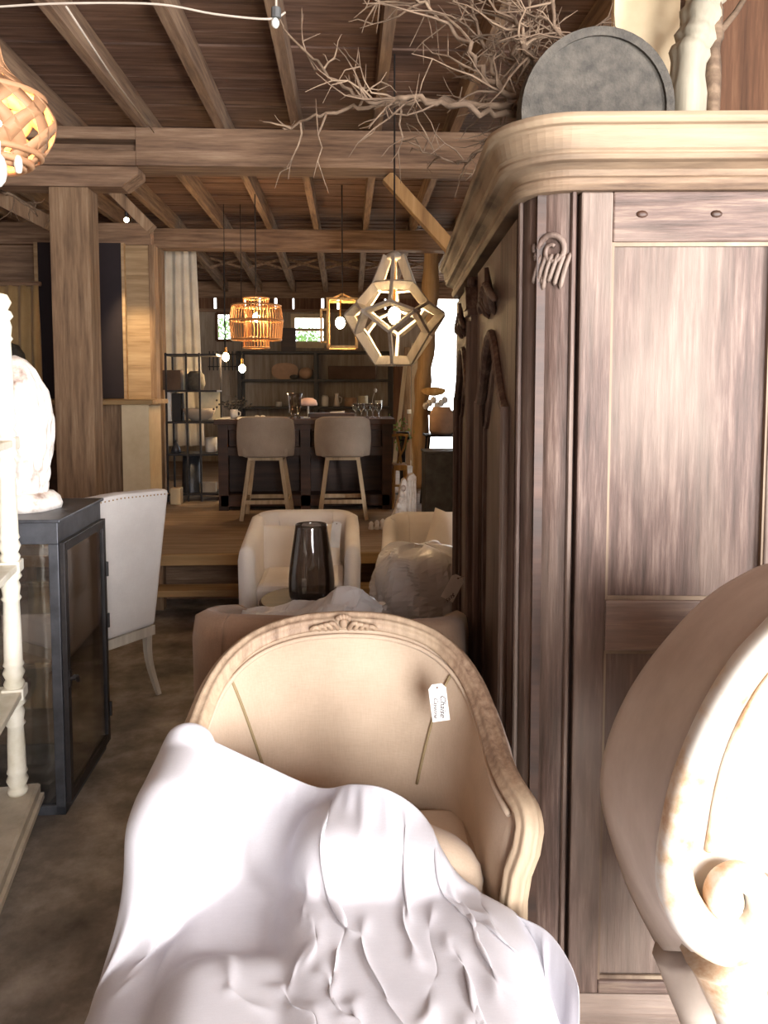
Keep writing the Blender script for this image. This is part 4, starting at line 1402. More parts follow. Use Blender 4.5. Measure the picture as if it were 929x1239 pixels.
# smoky vase on a small table
yV = 3.62
v0 = W(377, 724, yV)
PT = T('pedestal_table', 'small round brown pedestal table under the smoky vase', 'table', (v0.x, yV, 0))
MB().lathe([(0.001, v0.z - 0.025), (0.24, v0.z - 0.025), (0.25, v0.z - 0.012), (0.24, v0.z), (0.001, v0.z)], 28, cap=False).obj('tabletop', 'walnut', PT)
MB().lathe([(0.05, 0.03), (0.03, 0.1), (0.028, v0.z - 0.1), (0.06, v0.z - 0.025)], 16).obj('column', 'walnut', PT, smooth=True)
MB().lathe([(0.17, 0.0), (0.17, 0.015), (0.05, 0.035)], 24).obj('foot', 'walnut', PT)
hv = W(377, 634, yV).z - v0.z
vr = [(0.085, 0), (0.104, 0.012), (0.110, 0.06), (0.108, 0.12), (0.098, 0.20), (0.084, 0.29), (0.074, hv)]
vi = [(r - 0.005, max(z, 0.012)) for r, z in reversed(vr)]
pr = catmull([Vector((r, 0, z)) for r, z in vr], 4)
m = MB().lathe([(p.x, p.z) for p in pr] + [(p.x - 0.005, max(p.z, 0.01)) for p in reversed(pr)], 30)
o = m.obj('glass_vase', 'smoke', smooth=True, loc=(v0.x, yV, v0.z))
tag(o, 'tall smoky grey glass vase before the cream tub armchair', 'vase')

# ================================================================== back bay on the platform
# bar island
yI = 7.15
ix0, ix1 = W(264, 560, yI).x, W(474, 560, yI).x
iz = W(370, 507, yI).z
IS = T('bar_island', 'dark walnut bar island with open front behind the stools', 'island', ((ix0 + ix1) / 2, yI, PZ))
hw, H = (ix1 - ix0) / 2, iz - PZ
MB().bx(-hw - 0.03, hw + 0.03, -0.04, 0.62, H - 0.05, H).obj('countertop', 'walnut', IS, bevel=0.004)
for x in (-hw + 0.045, hw - 0.045, -0.0):
    MB().bx(x - 0.045, x + 0.045, 0.0, 0.09, 0.0, H - 0.05).obj('post', 'walnut', IS)
MB().bx(-hw + 0.09, hw - 0.09, 0.01, 0.05, H - 0.34, H - 0.26).obj('rail', 'walnut', IS)
MB().bx(-hw + 0.09, hw - 0.09, 0.01, 0.05, H - 0.10, H - 0.05).obj('rail', 'walnut', IS)
MB().bx(-hw + 0.02, hw - 0.02, 0.0, 0.58, 0.04, 0.14).obj('plinth', 'walnut', IS)
MB().bx(-hw + 0.02, hw - 0.02, 0.3, 0.34, 0.14, H - 0.05).obj('back_panel', 'walnut', IS)
for x in (-hw + 0.01, hw - 0.04):
    MB().bx(x, x + 0.03, 0.09, 0.58, 0.0, H - 0.05).obj('side_panel', 'walnut', IS)
for i, (xa, xb) in enumerate(((-hw + 0.10, -0.06), (0.06, hw - 0.10))):
    MB().bx(xa, xb, 0.03, 0.06, H - 0.255, H - 0.105).obj('drawer_front', 'walnut', IS)
# stools
def stool(px0, px1, label):
    y = 6.78
    xc = W((px0 + px1) / 2, 530, y - 0.1).x
    th = T('bar_stool', label, 'stool', (xc, y, PZ), 0, 'counter stools at the bar island')
    w = (W(px1, 530, y - 0.15).x - W(px0, 530, y - 0.15).x)
    zt_, zs = W(320, 504, y - 0.2).z - PZ, W(320, 553, y - 0.2).z - PZ
    def fn(u, v):
        a = -1 + 2 * u
        x = a * w / 2 * (0.98 + 0.06 * math.sin(PI * v))
        yb = -0.20 + 0.13 * abs(a) ** 2.2 - 0.02 * v
        z = zs + (zt_ - zs) * v
        z -= 0.035 * abs(a) ** 6 * v
        return (x, yb, z)
    MB().grid(fn, 18, 10).obj('backrest', 'stoolf', th, smooth=True, solid=0.05, off=0, bevel=0.012)
    MB().bx(-w / 2 + 0.03, w / 2 - 0.03, -0.17, 0.2, zs - 0.01, zs + 0.09).obj('seat', 'stoolf', th, bevel=0.03)
    MB().bx(-0.15, 0.15, -0.15, 0.15, zs - 0.035, zs - 0.01).obj('seat_plate', 'oak', th)
    for sx_ in (-1, 1):
        for sy_ in (-1, 1):
            MB().bar((sx_ * 0.135, sy_ * 0.14, zs - 0.035), (sx_ * 0.205, sy_ * 0.20, 0.0), 0.034).obj('leg', 'oak', th)
    for sy_ in (-1, 1):
        MB().bar((-0.185, sy_ * 0.18, 0.16), (0.185, sy_ * 0.18, 0.16), 0.022, 0.034).obj('stretcher', 'oak', th)
        MB().bar((sy_ * 0.185, -0.18, 0.16), (sy_ * 0.185, 0.18, 0.16), 0.022, 0.034).obj('stretcher', 'oak', th)
    return th
stool(289, 354, 'beige linen counter stool, the one near the black shelf rack')
stool(383, 446, 'beige linen counter stool, the one near the carved corbels')

def thing(m, name, mat, label, cat, group=None, loc=None, smooth=True, bevel=0):
    return tag(m.obj(name, mat, smooth=smooth, loc=loc, bevel=bevel), label, cat, group)
# things on the bar top
yi = yI + 0.12
def on(px, y, z):
    p = W(px, 500, y)
    return (p.x, y, z)
thing(MB().lathe([(0.05, 0), (0.055, 0.01), (0.03, 0.03), (0.055, 0.06), (0.06, 0.2), (0.075, 0.24), (0.07, 0.24)], 18), 'glass_urn', 'smoke', 'dark footed glass urn on the bar between the stools', 'urn', None, on(357, yi, iz))
MLp = on(373, yi + 0.1, iz)
ML = T('mushroom_lamp', 'small white mushroom-shaped lamp on the bar', 'lamp', MLp)
MB().lathe([(0.045, 0), (0.045, 0.01), (0.008, 0.015), (0.008, 0.12)], 14).obj('stem', 'ceram', ML, smooth=True)
MB().lathe([(0.085, 0.12), (0.088, 0.135), (0.075, 0.17), (0.04, 0.19), (0.002, 0.193)], 20).obj('shade', 'blush', ML, smooth=True)
thing(MB().bx(-0.22, 0.22, -0.14, 0.14, 0, 0.045), 'wooden_tray', 'walnut', 'low dark wooden tray on the bar beside the mushroom lamp', 'tray', None, on(401, yi + 0.2, iz), False, 0.006)
m = MB().tube([(-0.07, 0, 0.008), (0.02, 0, 0.008), (0.07, 0, 0.012)], [0.006, 0.007, 0.012], 6)
thing(m, 'serving_spoon', 'ceram', 'pale serving spoon lying on the wooden tray', 'spoon', None, (on(408, yi + 0.1, 0)[0], yi + 0.12, iz + 0.045))
for i, px in enumerate((430, 437, 444, 451, 458)):
    m = MB().lathe([(0.025, 0), (0.025, 0.004), (0.004, 0.01), (0.004, 0.06), (0.028, 0.09), (0.03, 0.14), (0.026, 0.14), (0.024, 0.09), (0.002, 0.068)], 14, cap=False)
    thing(m, 'wine_glass', 'clear', 'clear stemmed glass in the row on the bar end', 'glass', 'wine glasses on the bar', on(px, yi + 0.05 * (i % 2), iz))
for i, px in enumerate((311, 318)):
    m = MB().ball((0, 0, 0.012), (0.025, 0.025, 0.012), 10)
    thing(m, 'napkin_bundle', 'paper', 'tiny white bundle on the bar behind the left-hand stool' if i == 0 else 'tiny white knot beside the bundle on the bar', 'napkin', None, on(px, yi + 0.2, iz))
# flower pot and cup at the bar end by the black rack
pp = on(283, yi + 0.05, iz)
FP = T('flower_pot', 'small white handled mug of dried flowers on the bar end', 'mug', pp)
MB().lathe([(0.03, 0), (0.036, 0.03), (0.036, 0.085), (0.032, 0.085), (0.03, 0.01)], 16).obj('pot', 'ceram', FP, smooth=True)
MB().tube([(0.034, 0, 0.02), (0.06, 0, 0.03), (0.06, 0, 0.06), (0.034, 0, 0.07)], 0.006, 6).obj('handle', 'ceram', FP, smooth=True)
m = MB()
r5 = random.Random(8)
for k in range(60):
    p = Vector((r5.gauss(0, 0.07), r5.gauss(0, 0.04), 0.13 + r5.gauss(0, 0.025)))
    m.ball(p, 0.011, 6)
    if k % 4 == 0:
        m.tube([(0, 0, 0.05), p], 0.002, 4)
m.obj('flowers', 'tray', FP)

# black rack at the left of the island
yK = 7.75
kx0, kx1 = W(202, 520, yK).x, W(262, 520, yK).x
kt = W(230, 427, yK).z
RK = T('shelf_rack', 'tall black iron shelf rack beside the slim post', 'shelf', ((kx0 + kx1) / 2, yK, PZ))
kw, kh = (kx1 - kx0) / 2, kt - PZ
m = MB()
for x in (-kw, -kw + 0.2, kw - 0.16, kw):
    m.bar((x, 0 if x < kw - 0.01 else 0.3, 0), (x, 0 if x < kw - 0.01 else 0.3, kh), 0.018)
m.bar((-kw, 0.3, 0), (-kw, 0.3, kh), 0.018)
m.obj('uprights', 'iron', RK)
kz = [W(230, yy, yK).z - PZ for yy in (428, 472, 510, 549)]
for z in kz + [0.08]:
    MB().bx(-kw - 0.01, kw + 0.01, -0.01, 0.32, z - 0.02, z).obj('shelf', 'iron', RK)
def onrack(px, z, dy=0.12):
    return (W(px, 500, yK + dy).x, yK + dy, PZ + z + 0.0005)
thing(MB().bx(-0.09, 0.09, -0.06, 0.06, 0, 0.2), 'storage_box', 'cocoa', 'dark plum box on the rack top shelf', 'box', None, onrack(210, kz[1]), False, 0.006)
m = MB().lathe([(0.08, 0), (0.10, 0.06), (0.09, 0.15), (0.05, 0.19)], 16)
thing(m, 'round_jar', 'tray', 'dark rounded jar on the rack top shelf', 'jar', None, onrack(237, kz[1]))
thing(MB().bx(-0.05, 0.05, -0.01, 0.01, 0, 0.22), 'picture_card', 'bookw', 'ivory card standing between box and jar on the rack', 'card', None, onrack(222, kz[1], 0.22), False)
thing(MB().bx(-0.025, 0.025, -0.08, 0.08, 0, 0.29), 'white_book', 'paper', 'tall white book at the rack edge beside the slim post', 'book', None, onrack(206, kz[2], 0.16), False)
thing(MB().bx(-0.045, 0.045, -0.08, 0.08, 0, 0.28), 'black_book', 'black', 'thick black book standing next to the white book', 'book', None, onrack(215.5, kz[2], 0.2), False)
thing(MB().bx(-0.115, 0.115, -0.02, 0.02, 0, 0.30), 'ivory_box_lid', 'bookw', 'large ivory framed card leaning at the back of the rack', 'card', None, onrack(254, kz[2], 0.345), False)
m = MB().lathe([(0.07, 0), (0.12, 0.03), (0.155, 0.085), (0.165, 0.125), (0.158, 0.125), (0.11, 0.035), (0.002, 0.015)], 22)
thing(m, 'wooden_bowl', 'stoolf', 'large pale wooden bowl on the rack middle shelf', 'bowl', None, onrack(241, kz[2], 0.172))
m = MB().lathe([(0.05, 0), (0.045, 0.04), (0.015, 0.1), (0.004, 0.13)], 14)
thing(m, 'bell_ornament', 'zinc', 'small grey bell on the dark rack shelf below the bowl', 'bell', None, onrack(212, kz[3]))
m = MB().lathe([(0.055, 0), (0.06, 0.01), (0.06, 0.15), (0.05, 0.15)], 16)
thing(m, 'white_canister', 'ceram', 'white canister on the rack shelf below the bowl', 'canister', None, onrack(255, kz[3], 0.2))
m = MB().lathe([(0.10, 0), (0.10, 0.002), (0.085, 0.38), (0.08, 0.38)], 18)
p = W(230, 600, yK + 0.05)
thing(m, 'pillar_vase', 'zinc', 'tall grey pillar vase in the bottom of the black rack', 'vase', None, (p.x, yK + 0.14, PZ + 0.081))
thing(MB().bx(-0.08, 0.08, -0.05, 0.05, 0, 0.10), 'small_crate', 'stoolf', 'small beige crate beside the pillar vase on the rack', 'box', None, onrack(251, 0.08, 0.12), False, 0.004)
p = W(211, 600, 7.5)
thing(MB().bx(-0.05, 0.05, -0.06, 0.06, 0, 0.16), 'stone_block', 'plaster', 'pale block on the platform before the black rack', 'block', None, (p.x, 7.6, PZ), False, 0.006)

# wall shelving at the back
yS = 11.55
sx0, sx1 = W(290, 460, yS).x, W(473, 460, yS).x
sm_ = W(382, 460, yS).x
WS = T('shelving_unit', 'wide black open shelving unit against the back wall', 'shelf', (0, yS, PZ))
szs = [W(380, yy, yS).z - PZ for yy in (425, 459, 492, 530)]
m = MB()
for x in (sx0, sm_, sx1):
    MB().bx(x - 0.03, x + 0.03, -0.03, 0.03, 0, szs[0]).obj('upright', 'black', WS)
    MB().bx(x - 0.03, x + 0.03, 0.30, 0.36, 0, szs[0]).obj('upright', 'black', WS)
for z in szs:
    MB().bx(sx0 - 0.02, sx1 + 0.02, -0.035, 0.36, z - 0.035, z).obj('shelf', 'black', WS)
def onshelf(px, i, dy=0.1):
    return (W(px, 480, yS + dy).x, yS + dy, PZ + szs[i] + 0.0005)
m = MB()
for k in range(1):
    m.prism([(0.20 * sup(math.cos(a), 0.8), 0.125 + 0.125 * sup(math.sin(a), 0.8)) for a in [2 * PI * q / 28 for q in range(28)]], -0.015, 0.015)
thing(m, 'oval_platter', 'clay', 'large oval tan platter propped on the shelving unit', 'platter', None, onshelf(345, 1, 0.2), False)
m = MB().ball((0, 0, 0.09), (0.105, 0.10, 0.09), 16)
thing(m, 'clay_gourd', 'clay', 'squat tan round vase beside the oval platter', 'vase', None, onshelf(370, 1))
m = MB().ball((0, 0, 0.035), (0.07, 0.05, 0.035), 12)
thing(m, 'dark_stone_bowl', 'tray', 'small dark bowl between platter and round tan vase', 'bowl', None, onshelf(356, 1, 0.02))
thing(MB().bx(-0.36, 0.36, -0.12, 0.12, 0, 0.2), 'dark_chest', 'cocoa', 'long dark brown chest on the shelving unit', 'chest', None, onshelf(426, 1, 0.15), False, 0.01)
thing(MB().lathe([(0.045, 0), (0.05, 0.02), (0.048, 0.07)], 14), 'white_cup', 'ceram', 'white cup alone on the shelf under the oval platter', 'cup', None, onshelf(337, 2))
thing(MB().lathe([(0.05, 0), (0.055, 0.02), (0.055, 0.13), (0.04, 0.165), (0.02, 0.17)], 16), 'white_jar', 'ceram', 'domed white jar on the shelf below the dark chest', 'jar', None, onshelf(393, 2))
m = MB().lathe([(0.05, 0), (0.045, 0.04), (0.03, 0.12), (0.026, 0.17), (0.035, 0.2)], 14)
m.tube([(0.035, 0, 0.15), (0.08, 0, 0.13), (0.07, 0, 0.06), (0.045, 0, 0.05)], 0.007, 6)
thing(m, 'white_pitcher', 'ceram', 'white pitcher with handle on the shelf below the dark chest', 'pitcher', None, onshelf(407, 2))
thing(MB().lathe([(0.09, 0), (0.095, 0.02), (0.095, 0.13), (0.085, 0.13)], 18), 'tan_crock', 'clay', 'tan straight-sided crock beside the white pitcher', 'crock', None, onshelf(424, 2, 0.2))
thing(MB().lathe([(0.07, 0), (0.075, 0.02), (0.075, 0.16), (0.065, 0.16)], 18), 'cream_crock', 'bookw', 'tall cream crock beside the tan crock', 'crock', None, onshelf(439, 2))
thing(MB().lathe([(0.03, 0), (0.05, 0.02), (0.058, 0.09), (0.05, 0.09)], 16), 'small_cream_bowl', 'ceram', 'small cream cup at the end of the shelf row', 'cup', None, onshelf(458, 2))
thing(MB().lathe([(0.04, 0), (0.075, 0.012), (0.08, 0.02)], 14), 'shallow_dish', 'ceram', 'shallow white dish before the cream crock', 'dish', None, onshelf(449, 2, 0.0))
m = MB().bx(-0.11, 0.11, -0.012, 0.012, 0, 0.36)
thing(m, 'framed_board', 'walnut', 'dark board leaning beside the back window on shelving', 'board', None, (W(349, 400, yS + 0.25).x, yS + 0.25, PZ + szs[0] + 0.0005), False)
m = MB().tube(catmull([(0, 0, 0), (0.01, 0, 0.12), (0.04, 0, 0.22)], 4), 0.004, 5)
m.ball((0.05, 0, 0.24), (0.03, 0.02, 0.035), 8)
thing(m, 'white_bloom', 'ceram', 'single white bloom on a thin stem on the shelf', 'flower', None, onshelf(450, 2, 0.22))
# ghost-grey arch panel left on the back wall
p = W(275, 470, YB - 0.05)
ar = [(-0.17, 0), (0.17, 0)] + [(0.17 * math.cos(a), 0.85 + 0.17 * math.sin(a)) for a in [PI * q / 14 for q in range(15)]]
thing(MB().prism(ar, 0, 0.03), 'arched_board', 'wallb', 'pale arched board leaning against the back wall beyond the rack', 'board', None, (p.x, YB - 0.04, PZ), False)
m = MB()
ca = W(272, 425, 10.2)
for k in range(9):
    x = -0.2 + 0.05 * k
    m.tube([(x, 0, -0.25), (x, 0, 0.0 if k != 4 else 0.15)], 0.008, 5)
m.tube([(-0.22, 0, -0.2), (0.22, 0, -0.2)], 0.008, 5)
m.tube([(-0.22, 0, -0.04), (0.22, 0, -0.04)], 0.008, 5)
m.tube([(0, 0, 0.1), (0, 0, leanz(10.2) + 0.17 - ca.z)], 0.006, 5)
thing(m, 'iron_grille', 'iron', 'hanging black iron grille in front of the back wall', 'grille', None, tuple(ca), False)

# right of the island: drapes, poles, chair frame, corbels, bin, table
def vplank(pxa, pxb, pya, pyb, Y, mat, name, label, cat, lean=0.0, thick=0.04, group=None):
    a, b_ = W(pxa, pya, Y), W(pxb, pya, Y)
    top = a.z
    bot = PZ if pyb is None else W(pxa, pyb, Y).z
    m = MB().prism([(a.x - lean, bot), (b_.x - lean, bot), (b_.x, top), (a.x, top)], Y, Y + thick)
    return thing(m, name, mat, label, cat, group, None, False, 0.004)
vplank(476, 488, 432, None, 11.2, 'wallr', 'tall_board', 'brown board standing upright right of the shelving unit', 'board')
vplank(489, 497, 420, None, 11.2, 'barnz', 'tall_board', 'narrow brown board between two paler boards', 'board')
vplank(498, 506, 415, None, 11.1, 'plaster', 'tall_board', 'pale tan board beside the rough trunk post', 'board')
p, q_ = W(491, 436, 9.6), W(480, 515, 9.6)
thing(MB().bar(p, (q_.x - 0.05, 9.6, PZ), 0.05, 0.03, (0, 1, 0)), 'leaning_pole', 'slat', 'white pole leaning beyond the honey wood chair frame', 'pole', None, None, False)
pa = [Vector((W(509, 600, 8.7).x, 8.7, PZ)), W(508, 540, 8.7), W(511, 470, 8.7), W(515, 430, 8.7), W(520, 360, 8.7), Vector((W(522, 320, 8.7).x, 8.7, leanz(8.7) + 0.0))]
pc = catmull(pa, 5)
m = MB().tube(pc, [0.085 + 0.012 * math.sin(i * 1.3) for i in range(len(pc))], 12, lambda a: 1 + 0.1 * math.sin(3 * a) + 0.06 * math.sin(5 * a + 1))
thing(m, 'trunk_post', 'brace', 'crooked brown tree-trunk post beside the bright doorway', 'post')
thing(MB().bx(-0.03, 0.03, -0.02, 0.0, -0.03, 0.03), 'switch_plate', 'paper', 'small white plate on the narrow board by the trunk post', 'switch', None, (W(495, 498, 11.18).x, 11.2, W(495, 498, 11.18).z), False)
# honey wood chair frame
cy = 7.35
b0, b1 = W(477, 592, cy), W(491, 592, cy)
HC = T('wishbone_chair', 'honey wood chair with forked back splat beyond the bar island', 'chair', ((b0.x + b1.x) / 2, cy, PZ))
hh = W(485, 527, cy).z - PZ
w_ = (W(494, 540, cy).x - W(475, 540, cy).x) / 2
MB().tube(catmull([(-w_, -0.01, hh), (0, 0.03, hh + 0.006), (w_, -0.01, hh)], 6), 0.013, 8).obj('crest_rail', 'honey', HC, smooth=True)
m = MB()
m.tube(catmull([(w_ * 0.8, 0.0, hh - 0.01), (w_ * 0.5, 0.02, hh - 0.12), (0.0, 0.02, hh - 0.2), (-w_ * 0.3, 0.02, hh - 0.27)], 5), 0.011, 6)
m.tube(catmull([(-w_ * 0.4, 0.01, hh - 0.01), (-w_ * 0.1, 0.02, hh - 0.12), (w_ * 0.15, 0.02, hh - 0.27)], 5), 0.011, 6)
m.obj('splat', 'honey', HC, smooth=True)
MB().bx(-w_, w_ * 0.75, -0.16, 0.12, hh - 0.32, hh - 0.27).obj('seat', 'honey', HC, bevel=0.004)
for x0_, x1_, yy in ((-w_ * 0.85, -w_, -0.14), (w_ * 0.6, w_ * 0.8, -0.14), (-w_ * 0.85, -w_, 0.1), (w_ * 0.6, w_ * 0.8, 0.1)):
    MB().tube([(x0_, yy, hh - 0.32), (x1_, yy, 0)], 0.013, 6).obj('leg', 'honey', HC)
MB().tube([(-w_ * 0.9, -0.14, hh * 0.32), (w_ * 0.7, -0.14, hh * 0.32)], 0.011, 6).obj('rung', 'honey', HC)
# carved corbels
cy = 6.05
for i, (px0, px1, py0, py1, lab) in enumerate(((471, 492, 578, 636, 'carved pale corbel with curved volute side on the platform'), (492, 503, 572, 634, 'upright fluted pale corbel beside the curved carved one'))):
    a, b_ = W(px0, py1, cy + 0.1 * i), W(px1, py0, cy + 0.1 * i)
    w0, h0_ = b_.x - a.x, b_.z - PZ
    th = T('carved_corbel', lab, 'corbel', ((a.x + b_.x) / 2, cy + 0.1 * i, PZ), 0, 'carved corbels on the platform')
    if i == 0:
        po = [(-w0 / 2, 0), (w0 / 2, 0), (w0 / 2, h0_ * 0.92), (w0 * 0.38, h0_), (w0 * 0.2, h0_ * 0.97), (w0 * 0.08, h0_ * 0.8), (0, h0_ * 0.62), (-w0 * 0.18, h0_ * 0.42), (-w0 * 0.42, h0_ * 0.25), (-w0 / 2, h0_ * 0.12)]
        MB().prism(po, -0.05, 0.05).obj('body', 'stone', th, bevel=0.008)
        m = MB()
        for k in range(7):
            m.ball((w0 * (0.28 - 0.09 * k), -0.05, h0_ * (0.82 - 0.11 * k)), (0.022, 0.014, 0.028), 8)
        m.tube([(w0 * 0.25 + 0.03 * math.cos(t_ * 0.5) * (1 - t_ / 30), -0.052, h0_ * 0.3 + 0.04 * math.sin(t_ * 0.5) * (1 - t_ / 30)) for t_ in range(26)], 0.008, 6)
        m.obj('carving', 'stone', th, smooth=True)
    else:
        MB().prism([(-w0 / 2, 0), (w0 / 2, 0), (w0 / 2, h0_ * 0.94), (w0 * 0.2, h0_), (-w0 * 0.3, h0_ * 0.97), (-w0 / 2, h0_ * 0.9)], -0.05, 0.05).obj('body', 'stone', th, bevel=0.006)
        m = MB()
        for x in (-0.25, 0.05, 0.32):
            m.tube([(w0 * x, -0.05, 0.02), (w0 * x, -0.05, h0_ * 0.88)], 0.007, 6)
        m.obj('fluting', 'stone', th, smooth=True)
r6 = random.Random(2)
for i, px in enumerate((449, 456, 463)):
    a = W(px, 632, 6.15)
    m = MB().lathe([(0.022, 0), (0.024, 0.01), (0.018, 0.03), (0.02, 0.05 + 0.01 * i), (0.008, 0.065 + 0.01 * i)], 10)
    thing(m, 'stone_finial', 'stone', ('tiny pale finial beside the stool leg', 'middle one of three tiny pale finials', 'tiny pale finial touching the curved corbel')[i], 'finial', None, (a.x, 6.15, PZ))
# grey bin, metal table, wall bracket with basket
yb2 = 6.4
a, b_ = W(514, 600, yb2), W(560, 600, yb2)
zt2 = W(530, 549, yb2).z - PZ
GB = T('zinc_bin', 'square grey zinc planter bin beside the armoire, on the platform', 'bin', ((a.x + b_.x) / 2, yb2, PZ))
wd = (b_.x - a.x) / 2
m = MB()
m.bx(-wd, wd, 0, 0.3, 0.0, zt2)
m.obj('body', 'bin', GB, bevel=0.01)
MB().bx(-wd - 0.008, wd + 0.008, -0.008, 0.308, zt2, zt2 + 0.02).obj('rim', 'bin', GB, bevel=0.004)
ym_ = 7.4
a, b_ = W(513, 525, ym_), W(556, 525, ym_)
zt3 = a.z - PZ
MTb = T('metal_table', 'slim black metal side table behind the grey zinc bin', 'table', ((a.x + b_.x) / 2, ym_, PZ))
wd = (b_.x - a.x) / 2
MB().bx(-wd, wd, -0.15, 0.15, zt3 - 0.02, zt3).obj('tabletop', 'iron', MTb)
for x in (-wd + 0.04, wd - 0.04):
    for y in (-0.13, 0.13):
        MB().bar((x, y, zt3 - 0.02), (x - 0.06 * (x < 0), y, 0), 0.018).obj('leg', 'iron', MTb)
m = MB().lathe([(0.10, 0), (0.12, 0.03), (0.12, 0.18), (0.08, 0.26), (0.06, 0.26)], 16)
thing(m, 'terracotta_jar', 'clay', 'dusky terracotta jar on the black metal side table', 'jar', None, (W(534, 520, ym_).x, ym_, PZ + zt3 + 0.0005))
ys_ = 8.0
a, b_ = W(517, 497, ys_), W(560, 497, ys_)
BS = T('wall_console', 'dark wooden console with stacked decor beside the bright doorway', 'console', ((a.x + b_.x) / 2 + 0.02, ys_, PZ))
zc_ = a.z - PZ
wd = (b_.x - a.x) / 2
MB().bx(-wd, wd, -0.12, 0.2, zc_ - 0.05, zc_).obj('top', 'walnut', BS, bevel=0.004)
m = MB().prism([(-wd + 0.08, zc_ - 0.05), (wd, zc_ - 0.05), (wd, zc_ - 0.3), (wd - 0.12, zc_ - 0.28)], -0.05, 0.15)
m.obj('bracket', 'walnut', BS)
MB().bx(wd - 0.1, wd, -0.05, 0.15, 0, zc_ - 0.05).obj('leg', 'walnut', BS)
p = (W(527, 490, ys_).x, ys_ + 0.02, PZ + zc_ + 0.0005)
m = MB()
for k in range(6):
    m.ball((-0.10 + 0.04 * k, 0.02 * (k % 2), 0.05 + 0.03 * ((k * 7) % 3)), (0.035, 0.03, 0.04), 8)
thing(m, 'coral_cluster', 'ceram', 'white lumpy coral cluster on the dark console', 'ornament', None, p)
m = MB().lathe([(0.02, 0), (0.10, 0.02), (0.13, 0.05), (0.12, 0.075), (0.06, 0.09), (0.002, 0.095)], 16, sx=1.0, sy=0.6)
thing(m, 'woven_basket', 'honey', 'shallow honey basket lying on the white coral cluster', 'basket', None, (p[0] - 0.02, p[1] + 0.01, p[2] + 0.152))
# small trailing plant near the leaning pole
p = W(487, 520, 8.2)
TP = T('trailing_plant', 'small trailing green plant on a stand behind the honey chair', 'plant', (p.x, 8.2, PZ))
MB().lathe([(0.09, 0), (0.03, 0.02), (0.03, p.z - PZ - 0.12), (0.08, p.z - PZ - 0.1), (0.07, p.z - PZ - 0.02)], 14).obj('stand', 'iron', TP)
m = MB()
for k in range(70):
    M = Matrix.Translation((r6.gauss(0, 0.05), r6.gauss(0, 0.04), p.z - PZ + r6.gauss(-0.05, 0.07))) @ Euler((r6.uniform(0, 6), r6.uniform(0, 6), r6.uniform(0, 6))).to_matrix().to_4x4()
    m.add([(-0.03, 0, 0), (0, -0.012, 0.005), (0.035, 0, 0), (0, 0.012, 0.005)], [(0, 1, 2, 3)], M)
m.obj('foliage', 'leaf', TP)

# ================================================================== lamps
# faceted wooden lantern
yL = 4.4
lc = W(477, 385, yL)
LP = T('wooden_lantern', 'whitewashed faceted wooden pendant lantern, lit, hanging beside the armoire', 'pendant lamp', (lc.x, yL, lc.z))
sL = FPX / yL
Rm = 56 / sL
lev = [(W(477, 311, yL).z - lc.z, 0.045, 6, 0), (W(477, 347, yL).z - lc.z, 0.115, 6, 0), (W(477, 381, yL).z - lc.z, Rm, 6, 0.5), (W(477, 437, yL).z - lc.z, 0.105, 6, 0)]
def rp_(i, k):
    z, r, n_, o_ = lev[i]
    a = 2 * PI * (k + o_) / n_ + 0.35
    return Vector((r * math.cos(a), r * math.sin(a), z))
# mid vertices for diamonds
def mp(i, k, f=0.5):
    a, b_ = rp_(i, k), rp_(i, k + 1)
    return a.lerp(b_, f)
m = MB()
E = []
zu = (lev[1][0] + lev[2][0]) / 2
zd = (lev[2][0] + lev[3][0]) / 2 + 0.02
def up_(k):
    a = 2 * PI * (k + 0.0) / 6 + 0.35
    return Vector((Rm * 0.80 * math.cos(a), Rm * 0.80 * math.sin(a), zu - 0.03))
def dn_(k):
    a = 2 * PI * (k + 0.0) / 6 + 0.35
    return Vector((Rm * 0.82 * math.cos(a), Rm * 0.82 * math.sin(a), zd + 0.005))
for k in range(6):
    E += [(rp_(0, k), rp_(1, k)), (rp_(1, k), rp_(1, k + 1)), (rp_(1, k), up_(k)), (up_(k), rp_(2, k)), (up_(k), rp_(2, k - 1)),
          (rp_(2, k), dn_(k)), (rp_(2, k - 1), dn_(k)), (dn_(k), rp_(3, k)), (rp_(3, k), rp_(3, k + 1))]
    E += [(rp_(1, k), rp_(2, k).lerp(rp_(1, k), 0.0))] if False else []
for a, b_ in E:
    mid_ = (a + b_) / 2
    out = Vector((mid_.x, mid_.y, mid_.z * 0.8))
    m2 = MB().bar(a, b_, 0.016, 0.052, out)
    m2.obj('slat', 'slat', LP)
MB().lathe([(0.03, 0.0), (0.052, 0.005), (0.05, 0.03), (0.02, 0.05), (0.006, 0.055)], 14, (0, 0, lev[0][0] - 0.02)).obj('cap', 'slat', LP, smooth=True)
MB().tube([(0, 0, lev[0][0] + 0.03), (0, 0, JZ + 0.16 - lc.z)], 0.005, 6).obj('cord', 'cord', LP)
m = MB().tube([(0, 0, lev[0][0]), (0, 0, 0.07)], 0.008, 8)
m.obj('socket', 'brass', LP)
bo = W(474, 382, yL) - lc
MB().ball((0, 0, 0.015), (0.036, 0.036, 0.05), 14).obj('bulb', 'bulb', LP, smooth=True)
bulb_light('lantern_glow', (0, 0, 0.01), 34, (1, 0.7, 0.38), 0.04, LP)

